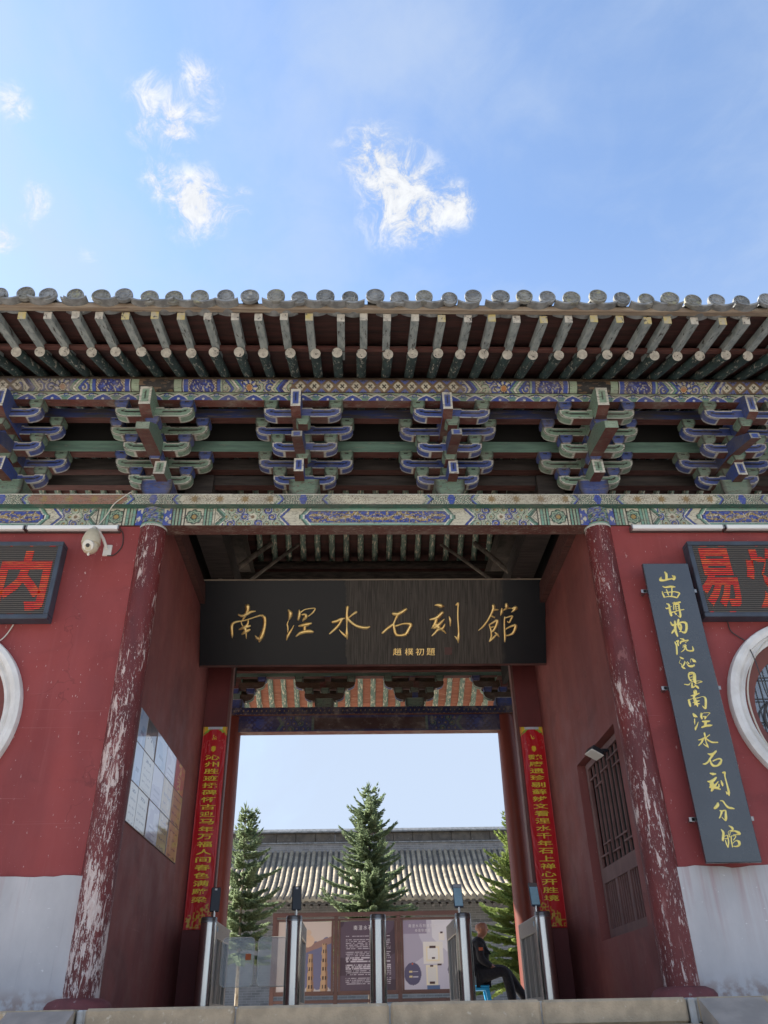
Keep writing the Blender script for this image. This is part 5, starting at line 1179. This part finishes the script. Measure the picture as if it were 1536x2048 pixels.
# ---------------------------------------------------------------- turnstiles
def turnstile(x, label, term):
    e = empty('turnstile', (x, 2.98, 0)); tag(e, label, 'turnstile', 'turnstiles across the passage')
    MB().lathe([(.10, 0), (.10, .955)], 28).build('front_post', 'steel', e, smooth=40)
    MB().lathe([(.103, .956), (.103, .974), (.1015, .976)], 28).build('trim_ring', 'steel_matt', e, smooth=40)
    MB().lathe([(.10, .977), (.10, 1.008), (.092, 1.018), (.002, 1.02)], 28).build('post_cap', 'steel_dark', e, smooth=40)
    B('cabinet_base', 'steel_matt', e, -.085, .085, .05, 1.30, 0, .10)
    B('cabinet_top', 'steel_matt', e, -.088, .088, .06, 1.30, .80, .985, .006)
    B('cabinet_end', 'steel_matt', e, -.085, .085, .06, .17, .101, .799); B('cabinet_end', 'steel_matt', e, -.085, .085, 1.17, 1.30, .101, .799)
    MB().lathe([(.085, 0), (.085, .98)], 20, (0, 1.30, 0)).build('rear_post', 'steel', e, smooth=40)
    B('side_window', 'dark_recess', e, -.06, .06, .171, 1.169, .101, .799)
    for yy in (.30, .52, .60, .95): B('inner_rib', 'steel_matt', e, -.066, .066, yy, yy+.035, .102, .798)
    for sx in (-1, 1):
        for k in range(3): MB().lathe([(.006, 0), (.006, .002)], 8, (0, 0, 0), 0).build('screw', 'steel_dark', e, (sx*.0885-(.002 if sx < 0 else 0), .3+k*.3, .90))
    B('reader_pad', 'black_plastic', e, -.055, .055, .70, .86, .986, .992, .002); B('status_strip', 'screen', e, -.03, .03, .14, .16, .9865, .990)
    for sx in (-1, 1): B('pass_arrow', 'screen', e, sx*.0885-.001, sx*.0885+.001, .14, .20, .87, .93)
    if term:
        t = MB().tube([(0, 0, 0), (0, 0, .14)], .016, 10).build('terminal_mast', 'steel', e, (.0, .34, .985), smooth=40)
        rz = 0 if term == 'front' else math.pi
        b_ = MB().box(-.062, .062, -.014, .014, 0, .30, bev=.010).build('terminal', 'black_plastic' if term != 'front' else 'frame_navy', e, (0, .34, 1.115), (R(-12 if term == 'front' else 10), 0, rz+R(6)))
        B('screen', 'screen', b_, -.054, .054, -.0155, -.0145, .022, .245); B('camera_bar', 'steel_matt' if term == 'front' else 'black_plastic', b_, -.056, .056, -.0165, -.0145, .25, .292)
        B('sticker', 'paper_white', b_, -.015, .015, .0142, .0150, .26, .285)
    return e
TS = [(-2.095, 'turnstile at the left end of the row, in front of the left banner', 'back'), (-1.035, 'second turnstile from the left banner, with a black terminal', 'back'), (.015, 'middle turnstile of the row, without a terminal on top', None),
      (1.085, 'turnstile beside the seated person, with a lit screen', 'front'), (2.10, 'turnstile at the right end of the row, by the right banner', 'front')]
for x, lb, tm in TS: turnstile(x, lb, tm)
def flap(x, w, label):
    e = empty('glass_flap', (x, 3.62, .28)); tag(e, label, 'glass flap', 'glass swing flaps')
    n = 8; r = .06; h = .56; pts = []
    for (cx, cz, a0) in ((w/2-r, r, -90), (w/2-r, h-r, 0), (-w/2+r, h-r, 90), (-w/2+r, r, 180)):
        for k in range(n+1): a = R(a0+90*k/n); pts.append((cx+r*math.cos(a), cz+r*math.sin(a)))
    MB().prism(pts, 1, -.005, .005).build('pane', 'flap_glass', e)
    MB().tube([(p[0], 0, p[1]) for p in pts]+[(pts[0][0], 0, pts[0][1])], .0055, 5, cap=False).build('pane_edge', 'camera_face', e, smooth=True)
    return e
f1 = flap(-1.79, .42, 'left glass flap between the two leftmost turnstiles, with an orange sticker')
B('sticker', 'patch_orange', f1, .10, .17, -.008, -.0056, .30, .37, )
flap(-1.325, .42, 'right glass flap between the two leftmost turnstiles')

# ---------------------------------------------------------------- display boards in the courtyard
DB = empty('display_board', (0, 13.0, -.12)); tag(DB, 'brown metal display frame with three information panels in the courtyard', 'display board')
zo = .12
for x in (-2.19, -.745, .73, 2.16): B('post', 'brown_metal', DB, x-.045, x+.045, -.05, .05, 0, 2.08+zo if abs(x) > 2 else 1.985+zo)
for z0_, z1_ in ((1.99, 2.08), (1.90, 1.945), (.39, .455), (.24, .30)):
    for (a, b) in ((-2.144, -.791), (-.699, .684), (.776, 2.114)): B('rail', 'brown_metal', DB, a, b, -.04, .04, z0_+zo, z1_+zo)
if True: B('rail', 'brown_metal', DB, -2.144, 2.114, -.043, .043, 1.992+zo, 2.078+zo)
def disp(x0, x1, fn, nm):
    z0_, z1_ = .47+zo, 1.885+zo
    nu, nv = int((x1-x0)/.012), int((z1_-z0_)/.012); U, V = np.meshgrid(np.linspace(0, 1, nu), np.linspace(0, 1, nv), indexing='ij')
    C = fn(U, V); P = np.stack((x0+U*(x1-x0), np.full_like(U, -.055), z0_+V*(z1_-z0_)), -1); mb = MB(); mb.grid(P, C)
    mb.box(x0-.001, x1+.001, -.0545, -.03, z0_-.001, z1_+.001, tuple(np.array(srgb(90, 70, 66))))
    o = mb.build(nm, 'print_matt', DB, colors=True)
    for a in ((x0-.05, x0-.002, z0_-.05, z1_+.015), (x1+.002, x1+.05, z0_-.05, z1_+.015)): B('panel_frame', 'brown_metal', o, a[0], a[1], -.065, -.03, a[2], a[3])
    B('panel_frame', 'brown_metal', o, x0-.002, x1+.002, -.064, -.03, z0_-.05, z0_-.002)
    return o
S_ = lambda *c: np.array(srgb(*c))
def f_pag(U, V):
    C = np.zeros(U.shape+(3,)); C[:] = S_(206, 192, 182); put(C, V < .50+.28*U+.02*np.sin(U*30), S_(108, 110, 140)); put(C, (V < .5+.28*U) & (V > .40+.28*U), S_(150, 120, 112))
    put(C, (np.hypot(U-.56, (V-.72)*1.3) < .12) & (V > .5), S_(214, 186, 160)); put(C, (np.hypot(U-.57, (V-.84)*1.2) < .05), S_(205, 180, 156)); put(C, (U < .2), S_(200, 186, 176))
    put(C, V < .05+.03*np.sin(U*23), S_(190, 184, 182))
    for cx, w, h in ((.62, .062, .53), (.875, .066, .68)):
        ww = w*(1-.35*V/h); mk = (np.abs(U-cx) < ww*(1+.12*(np.sin(V*38) > .6))) & (V < h); put(C, mk, S_(186, 154, 120)); put(C, mk & (U > cx+ww*.3), S_(140, 108, 84))
        put(C, mk & (np.abs(((V*8) % 1)-.5) < .22) & (np.abs(np.abs(U-cx)-ww*.42) < ww*.22), S_(70, 54, 46))
    return C
def f_txt(U, V):
    C = np.zeros(U.shape+(3,)); C[:] = S_(92, 78, 92); put(C, vnoise(U*1.2, V, 3, 3) > .62, S_(74, 60, 72))
    row = (V*38) % 1; ln = (row > .35) & (row < .8) & (V > .09) & (V < .80) & (U > .10) & (U < .92) & (vnoise(U*1, np.floor(V*38)/5, 70, 2) > .3)
    ends = vnoise(np.floor(V*38)*.37+U*0, V*0, 1, 9); ln &= (U < .92-.5*(ends > .86)) & (np.floor(V*38) % 7 != 0)
    put(C, ln, S_(206, 200, 208)); return C
def f_map(U, V):
    C = np.zeros(U.shape+(3,)); C[:] = S_(176, 170, 186); n_ = vnoise(U, V, 3.2, 5)
    put(C, (U*1.1+V*.7+n_*.3 > 1.05) | (V < .55-.5*np.abs(U-.55)), S_(200, 196, 208)); put(C, (V > .8) & (U < .45), S_(150, 140, 160)); put(C, (np.hypot(U-.16, V-.22) < .16) | ((np.hypot(U-.92, V-.27) < .10)), S_(92, 88, 116))
    put(C, (U > .55) & (V > .45) & (U < .93) & (V > 1.15-U*.75), S_(224, 222, 226)); put(C, (np.abs(U-.56) < .19) & (np.abs(V-.52) < .16), S_(232, 228, 220)); put(C, (np.abs(U-.55) < .13) & (np.abs(V-.50) < .11), S_(238, 226, 196)); put(C, (np.abs(U-.55) < .10) & (np.abs(V-.50) < .08), S_(236, 234, 230))
    put(C, (np.abs(U-.52) < .11) & (np.abs(V-.20) < .14), S_(236, 226, 200)); put(C, (np.abs(U-.52) < .08) & (np.abs(V-.20) < .11), S_(226, 222, 214)); put(C, (np.abs(U-.73) < .055) & (np.abs(V-.75) < .06), S_(236, 230, 220))
    for a, b, w in ((.55, .60, .06), (.52, .33, .03), (.52, .09, .045), (.73, .81, .025), (.56, .44, .03), (.67, .345, .04)): put(C, (np.abs(U-a) < w) & (np.abs(V-b) < .014), S_(72, 46, 44))
    put(C, (U > .42) & (U < .66) & (V < .06), S_(88, 112, 150)); put(C, (np.abs(U-.12) < .03) & (np.abs(((V*14) % 1)-.5) < .2) & (V > .14) & (V < .30), S_(225, 205, 150)); put(C, (np.abs(U-.90) < .02) & (np.abs(((V*22) % 1)-.5) < .22) & (V > .2) & (V < .34), S_(220, 230, 240))
    put(C, (U > .16) & (U < .26) & (np.abs(((V*14) % 1)-.5) < .1) & (V > .14) & (V < .30), S_(200, 196, 204)); put(C, (np.hypot(U-.16, V-.36) < .012), S_(220, 110, 60))
    return C
disp(-2.09, -.85, f_pag, 'photo_panel'); tp_ = disp(-.64, .63, f_txt, 'text_panel'); mp_ = disp(.83, 2.06, f_map, 'map_panel')
def line(parent, text, xc, z, h, pitch, y=-.0575, mat='white_text'):
    mb = MB()
    for i, ch in enumerate(text): glyph(mb, ch, .0, (xc+(i-(len(text)-1)/2)*pitch, y, z), EX, EZ, h*.9, h, .001)
    mb.build('title_lettering', mat, parent)
line(tp_, T1S, -.0, 1.745+zo, .095, .115); line(mp_, T2S, 1.29, 1.765+zo, .07, .085); line(mp_, T3S, 1.29, 1.665+zo, .062, .075)

# ---------------------------------------------------------------- rear hall
HL = empty('rear_hall', (0, 23.0, -.12)); tag(HL, 'long grey brick hall with ribbed tile roof behind the spruces', 'building')
HX = 13
B('wall', 'far_brick', HL, -HX, HX, 0, .5, 0, 3.72); B('cornice', 'far_brick', HL, -HX, HX, -.10, -.001, 2.75, 2.86); B('cornice', 'far_brick', HL, -HX, HX, -.05, -.001, 2.35, 2.43)
for k in range(-10, 11): B('carved_brick', 'far_brick', HL, k*1.25-.22, k*1.25+.22, -.035, -.001, 2.48, 2.70, .012)
def hz_(q): return 3.55+ (q*1.0)*2.35 - .38*math.sin(q*math.pi)
NQ = 16; qs = np.linspace(0, 1, NQ); ry = lambda q: -1.05+q*4.6
mb = MB(); vs = [(x, ry(q), hz_(q)) for q in qs for x in (-HX, HX)]; mb.add(vs, [(2*i, 2*i+1, 2*i+3, 2*i+2) for i in range(NQ-1)])
vs = [(x, ry(q)+(.0 if q < 1 else 0), hz_(q)-.16) for q in qs for x in (-HX, HX)]; mb.add(vs, [(2*i+2, 2*i+3, 2*i+1, 2*i) for i in range(NQ-1)])
mb.add([(-HX, ry(0), hz_(0)), (HX, ry(0), hz_(0)), (HX, ry(0), hz_(0)-.16), (-HX, ry(0), hz_(0)-.16)], [(3, 2, 1, 0)])
hroof = mb.build('roof', 'tile_gap', HL)
mb = MB(); n = 8; vs = []; q2 = np.linspace(0, 1, 40)
for i, q in enumerate(q2):
    for k in range(n+1): a = math.pi*k/n; r_ = .072+(.004 if i % 2 else -.003); vs.append((r_*math.cos(a), ry(q), hz_(q)+r_*math.sin(a)*1.1))
mb.add(vs, [(i*(n+1)+k, i*(n+1)+k+1, (i+1)*(n+1)+k+1, (i+1)*(n+1)+k) for i in range(len(q2)-1) for k in range(n)])
mb.lathe([(.085, 0), (.085, -.025), (.06, -.032), (.001, -.034)], 12, (0, ry(0), hz_(0)+.01), 1); hrow = mb.mesh('tile_row', 'tile_far', 45)
mb = MB(); mb.prism([(-.1, 0), (.1, 0), (.06, -.07), (0, -.11), (-.06, -.07)], 1, -.02, .0); hdrip = mb.mesh('drip_tile', 'tile_far')
mb = MB()
for i, q in enumerate(np.linspace(.015, .985, 34)): mb.add([(-.085, ry(q), hz_(q)+.012), (.085, ry(q), hz_(q)+.012), (.085, ry(q)+.13, hz_(q+.03)+.004), (-.085, ry(q)+.13, hz_(q+.03)+.004), (-.085, ry(q), hz_(q)-.006), (.085, ry(q), hz_(q)-.006)], [(0, 1, 2, 3), (4, 5, 1, 0)])
hpan = mb.mesh('pan_tile_row', 'tile_gap')
for i in range(-58, 59):
    x = i*.22+random.uniform(-.006, .006); link('tile_row', hrow, hroof, (x, random.uniform(-.015, .015), random.uniform(-.006, .006)), (0, 0, random.uniform(-.003, .003)))
    link('pan_tile_row', hpan, hroof, (x+.11, 0, .0)); link('drip_tile', hdrip, hroof, (x+.11, ry(0)-.01, hz_(0)-.01+random.uniform(-.01, .01)))
    if i % 1 == 0: MB_r = None
rb = MB().tube([(0, -1.0, 3.30), (0, .1, 3.62)], .045, 8).mesh('rafter', 'wood_grey', 40)
for i in range(-50, 51): link('rafter', rb, hroof, (i*.26, 0, 0))
B('ridge_base', 'far_brick', hroof, -HX, HX, 3.35, 3.75, 5.6, 6.08); B('ridge_course', 'tile', hroof, -HX, HX, 3.30, 3.80, 6.081, 6.13)
rw = B('ridge_block', 'tile_gap', hroof, 0, .78, 3.40, 3.70, 6.131, 6.50, .02, (-HX, 0, 0))
for k in range(1, 33): link('ridge_block', rw.data, hroof, (-HX+k*.79, 0, random.uniform(-.006, .006)))
mb = MB(); mb.prism([(3.28, 6.50), (3.28, 6.55), (3.42, 6.66), (3.68, 6.66), (3.82, 6.55), (3.82, 6.50)], 0, -HX, HX); mb.build('ridge_cap', 'tile', hroof)

# ---------------------------------------------------------------- spruce trees
def spruce(loc, H, rad, label, mat, seed, low, lean=0., bark='bark', asym=(0, 0), dens=1., tr=.07):
    rs = random.Random(seed); e = empty('spruce_tree', loc); tag(e, label, 'spruce tree', 'spruces in the courtyard')
    tip = np.array((lean*H, 0, H))
    MB().tube([(0, 0, 0), (lean*H*.3, 0, H*.3), (lean*H*.7, 0, H*.7), tuple(tip)], [tr, tr*.8, tr*.42, .006], 9).build('trunk', bark, e, smooth=50)
    V = []; F = []
    def leaf(p, d, L, w):
        d = d/np.linalg.norm(d); a = np.cross(d, (rs.uniform(-1, 1), rs.uniform(-1, 1), rs.uniform(-1, 1))); a = a/(np.linalg.norm(a)+1e-6)
        for b in (a, np.cross(d, a)):
            o = len(V); V.extend((p, p+d*L*.45+b*w, p+d*L, p+d*L*.45-b*w)); F.append((o, o+1, o+2, o+3))
    br = MB(); z = low
    while z < H-.08:
        t = (z-low)/(H-low); nb = max(4, int((8-3.5*t)*dens+rs.random()))
        a0 = rs.uniform(0, 6.28)
        for k in range(nb):
            a = a0+k*2*math.pi/nb+rs.uniform(-.4, .4)
            L = rad*((1-t)**.78*.95+.05)*rs.uniform(.60, 1.10)*(1+asym[0]*math.cos(a)+asym[1]*math.sin(a))
            q_ = rs.random(); L *= .5 if q_ < .12 else (1.28 if q_ > .9 else 1.)
            p = np.array((lean*z, 0, z+rs.uniform(-.04, .04))); out = np.array((math.cos(a), math.sin(a), 0))
            up_ = rs.uniform(.10, .42)+t*.45
            n = max(3, int(L/.075)); pts = []
            for i in range(n+1):
                s = i/n; pts.append(p+out*L*s+EZ*L*(up_*s*s*.9-.22*s*(1-t)))
            droop = rs.uniform(0, .22)*(1-t); pts = [p_-EZ*droop*L*(k_/n)**2 for k_, p_ in enumerate(pts)]
            if L > .3: br.tube([pts[0], pts[n//2], pts[-1]], [.014, .009, .004], 4, cap=False)
            for i in range(1, n+1):
                s = i/n; q = pts[i]; dv = pts[i]-pts[i-1]; dv = dv/np.linalg.norm(dv); sd = np.cross(dv, EZ); sd = sd/np.linalg.norm(sd)
                tl = (.11+.17*(1-s))*min(1., .45+L)
                for sg in (-1, 1):
                    for r_ in range(2):
                        dd = dv*.75+sd*sg*rs.uniform(.5, 1.)+EZ*rs.uniform(-.35, .3); leaf(q+rs.uniform(-.02, .02)*dv, dd, tl*rs.uniform(.8, 1.3), tl*.21)
                    q3 = q+(dv*.6+sd*sg*.8)*tl*.6; leaf(q3, dv+sd*sg*.3+EZ*rs.uniform(-.3, .3), tl*.7, tl*.14)
                leaf(q, dv+EZ*rs.uniform(.0, .6), tl*.9, tl*.16); leaf(q, dv+EZ*rs.uniform(-.8, -.2)+sd*rs.uniform(-.5, .5), tl*.8, tl*.15)
            leaf(pts[-1], dv+EZ*.3, .14, .018)
        z += rs.uniform(.13, .24)*(1.0 if t < .75 else .7)/dens
    for k in range(16):
        p = tip-EZ*rs.uniform(0, .5); leaf(p, np.array((rs.uniform(-.5, .5), rs.uniform(-.5, .5), 1.)), .2, .016)
    leaf(tip, EZ, .22, .014)
    br.build('branches', 'bark', e)
    mb = MB(); mb.v = [tuple(map(float, v)) for v in V]; mb.f = F; mb.mi = [0]*len(F); mb.c = [(0, 0, 0)]*len(V); mb.build('crown', mat, e)
spruce((.10, 16.6, -.12), 5.95, 1.72, 'bushy spruce in the middle, behind the display frame', 'needles', 3, 1.40, .0, dens=.95)
spruce((-3.22, 15.0, -.12), 5.05, 1.15, 'slender spruce with a pale bare trunk at the left of the doorway view', 'needles', 5, 1.45, -.02, 'bark_white', (.30, 0), dens=.9, tr=.05)
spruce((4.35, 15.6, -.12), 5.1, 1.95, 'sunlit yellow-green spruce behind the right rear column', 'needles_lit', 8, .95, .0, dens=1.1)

# ---------------------------------------------------------------- seated person, stool, cigarette
PO = (1.70, 6.6, 0.)
def skin(name, J, E_, mat, parent, root, sub=2):
    names = list(J); me = bpy.data.meshes.new(name); me.from_pydata([J[k][0] for k in names], [(names.index(a), names.index(b)) for a, b in E_], [])
    o = link(name, me, parent); mo = o.modifiers.new('skin', 'SKIN'); mo.use_smooth_shade = True
    if not me.skin_vertices: me.skin_vertices.new()
    for i, k in enumerate(names):
        r_ = J[k][1]; me.skin_vertices[0].data[i].radius = r_ if isinstance(r_, tuple) else (r_, r_); me.skin_vertices[0].data[i].use_root = (k == root)
    s = o.modifiers.new('sub', 'SUBSURF'); s.levels = sub; s.render_levels = sub
    me.materials.append(MT[mat]); return o
PE = empty('person', PO); PE.scale = (1.09, 1.09, 1.07); tag(PE, 'seated person in black jacket and trousers with shaved head, beyond the turnstiles', 'person')
J = {'pel': ((0, 0, .45), (.10, .13)), 'sp1': ((.0, 0, .60), (.09, .12)), 'sp2': ((.01, 0, .74), (.10, .14)), 'ch': ((.03, 0, .86), (.09, .13)), 'nk': ((.07, 0, .95), .052), 'nk2': ((.085, 0, .985), .054), 'jaw': ((.11, .0, 1.01), (.076, .082)), 'hd': ((.105, 0, 1.07), (.096, .112)), 'cr': ((.088, 0, 1.118), (.086, .097)), 'tp': ((.082, 0, 1.158), (.050, .056)),
     'sR': ((.03, -.15, .87), .055), 'eR': ((.02, -.24, .64), .043), 'wR': ((.20, -.17, .545), .028), 'pR': ((.245, -.15, .525), (.018, .034)),
     'sL': ((.03, .15, .87), .055), 'eL': ((.06, .25, .64), .043), 'wL': ((.25, .13, .57), .028), 'pL': ((.31, .08, .56), (.018, .034)),
     'hR': ((.03, -.09, .44), .085), 'kR': ((.38, -.15, .50), .06), 'aR': ((.46, -.12, .10), .04), 'tR': ((.60, -.14, .045), .035),
     'hL': ((.03, .09, .44), .085), 'kL': ((.40, .10, .54), .06), 'aL': ((.70, .06, .11), .04), 'tL': ((.85, .04, .05), .035)}
Ee = [('pel', 'sp1'), ('sp1', 'sp2'), ('sp2', 'ch'), ('ch', 'nk'), ('nk', 'nk2'), ('nk2', 'jaw'), ('jaw', 'hd'), ('hd', 'cr'), ('cr', 'tp'), ('ch', 'sR'), ('sR', 'eR'), ('eR', 'wR'), ('wR', 'pR'), ('ch', 'sL'), ('sL', 'eL'), ('eL', 'wL'), ('wL', 'pL'), ('pel', 'hR'), ('hR', 'kR'), ('kR', 'aR'), ('aR', 'tR'), ('pel', 'hL'), ('hL', 'kL'), ('kL', 'aL'), ('aL', 'tL')]
# fingers: four and a thumb on each hand
for h, py, ax in (('R', -.15, np.array((.5, .22, -.55))), ('L', .08, np.array((.72, -.30, -.35)))):
    base_ = np.array(J['p'+h][0]); ax = ax/np.linalg.norm(ax); sd = np.cross(ax, (0, .3, 1.)); sd = sd/np.linalg.norm(sd); cu = np.cross(sd, ax)
    for i, (off, ln) in enumerate(((-.026, .062), (-.009, .072), (.009, .068), (.025, .052))):
        a_ = base_+sd*off+ax*.03; b_ = a_+ax*ln*.55; c_ = b_+ax*ln*.35-cu*ln*.28
        J[f'f{h}{i}a'] = (tuple(a_), .0095); J[f'f{h}{i}b'] = (tuple(b_), .0085); J[f'f{h}{i}c'] = (tuple(c_), .007); Ee += [('p'+h, f'f{h}{i}a'), (f'f{h}{i}a', f'f{h}{i}b'), (f'f{h}{i}b', f'f{h}{i}c')]
    a_ = base_-sd*.034+ax*.002; b_ = a_-sd*.014+ax*.03; J[f't{h}a'] = (tuple(a_), .011); J[f't{h}b'] = (tuple(b_), .009); Ee += [('p'+h, f't{h}a'), (f't{h}a', f't{h}b')]
body = skin('body', J, Ee, 'skin', PE, 'pel')
for sy in (-1, 1):
    MB().lathe([(.001, -.012), (.018, -.008), (.024, 0), (.018, .008), (.001, .012)], 10, (0, 0, 0), 1).build('ear', 'skin', body, (.095, sy*.088, 1.065), (R(8*sy), 0, 0), smooth=True)
MB().tube([(.0, 0, .03), (.022, 0, -.005), (.006, 0, -.015)], [.008, .014, .009], 8).build('nose', 'skin', body, (.178, 0, 1.055), smooth=True)
for sy in (-1, 1): MB().lathe([(.001, -.006), (.009, -.003), (.011, 0), (.009, .003), (.001, .006)], 8, (0, 0, 0), 0).build('eye', 'cable', body, (.176, sy*.033, 1.075), smooth=True)
MB().tube([(0, -.022, 0), (.005, 0, -.001), (0, .022, 0)], .0045, 6).build('mouth', 'seal_red', body, (.166, 0, 1.015), smooth=True)
JJ = {'pel': ((-.005, 0, .475), (.165, .19)), 'sp1': ((-.015, 0, .60), (.155, .185)), 'sp2': ((.0, 0, .745), (.16, .20)), 'ch': ((.025, 0, .865), (.125, .165)), 'col': ((.065, 0, .935), (.066, .07)),
      'sR': ((.03, -.16, .865), .078), 'eR': ((.02, -.25, .64), .066), 'wR': ((.19, -.175, .55), .045), 'sL': ((.03, .16, .865), .078), 'eL': ((.06, .26, .64), .066), 'wL': ((.24, .135, .575), .045)}
skin('jacket', JJ, [('pel', 'sp1'), ('sp1', 'sp2'), ('sp2', 'ch'), ('ch', 'col'), ('ch', 'sR'), ('sR', 'eR'), ('eR', 'wR'), ('ch', 'sL'), ('sL', 'eL'), ('eL', 'wL')], 'cloth_black', PE, 'sp1')
JT = {'pel': ((0, 0, .44), (.13, .15)), 'hR': ((.05, -.10, .435), .105), 'mR': ((.22, -.13, .475), .098), 'kR': ((.385, -.15, .495), .088), 'cR': ((.435, -.135, .29), .076), 'aR': ((.465, -.12, .08), .07), 'hL': ((.05, .10, .435), .105), 'mL': ((.24, .10, .50), .098), 'kL': ((.41, .10, .525), .088), 'cL': ((.56, .08, .31), .074), 'aL': ((.70, .06, .10), .066)}
skin('trousers', JT, [('pel', 'hR'), ('hR', 'mR'), ('mR', 'kR'), ('kR', 'cR'), ('cR', 'aR'), ('pel', 'hL'), ('hL', 'mL'), ('mL', 'kL'), ('kL', 'cL'), ('cL', 'aL')], 'cloth_black', PE, 'pel')
for a_, b_ in (((.44, -.12, .045), (.63, -.145, .04)), ((.68, .06, .05), (.90, .035, .042))):
    a_ = np.array(a_); b_ = np.array(b_); MB().tube([a_-(b_-a_)*.18, a_, (a_+b_)/2, b_, b_+(b_-a_)*.12], [.03, .046, .044, .042, .02], 12).build('shoe', 'shoe', PE, smooth=True)
MB().box(-.030, .030, -.004, .004, -.022, .022, bev=.003).build('sleeve_patch', 'patch_orange', PE, (.030, -.305, .775), (R(-18), 0, 0))
MB().tube([Z0, (.045, -.03, -.03)], .0045, 8).build('cigarette', 'cigarette', None, (PO[0]+.30, PO[1]-.185, .54)); tag(bpy.data.objects['cigarette'], 'white cigarette in the hand of the seated person', 'cigarette')
SO = empty('plastic_stool', (1.69, 6.6, 0)); tag(SO, 'bright blue plastic stool under the seated person', 'stool')
MB().box(-.165, .165, -.165, .165, .305, .335, bev=.014).build('seat', 'stool_blue', SO)
B('apron', 'stool_blue', SO, -.158, .158, -.158, .158, .262, .306, .010)
for sx in (-1, 1):
    for sy in (-1, 1):
        mb = MB(); a, b = np.array((sx*.125, sy*.125)), np.array((sx*.165, sy*.165)); w0, w1 = .033, .026; vs = []
        for (c, w, z) in ((b, w1, 0), (a, w0, .265)): vs += [(c[0]-w, c[1]-w, z), (c[0]+w, c[1]-w, z), (c[0]+w, c[1]+w, z), (c[0]-w, c[1]+w, z)]
        mb.add(vs, [(0, 3, 2, 1), (4, 5, 6, 7), (0, 1, 5, 4), (1, 2, 6, 5), (2, 3, 7, 6), (3, 0, 4, 7)]).build('leg', 'stool_blue', SO)
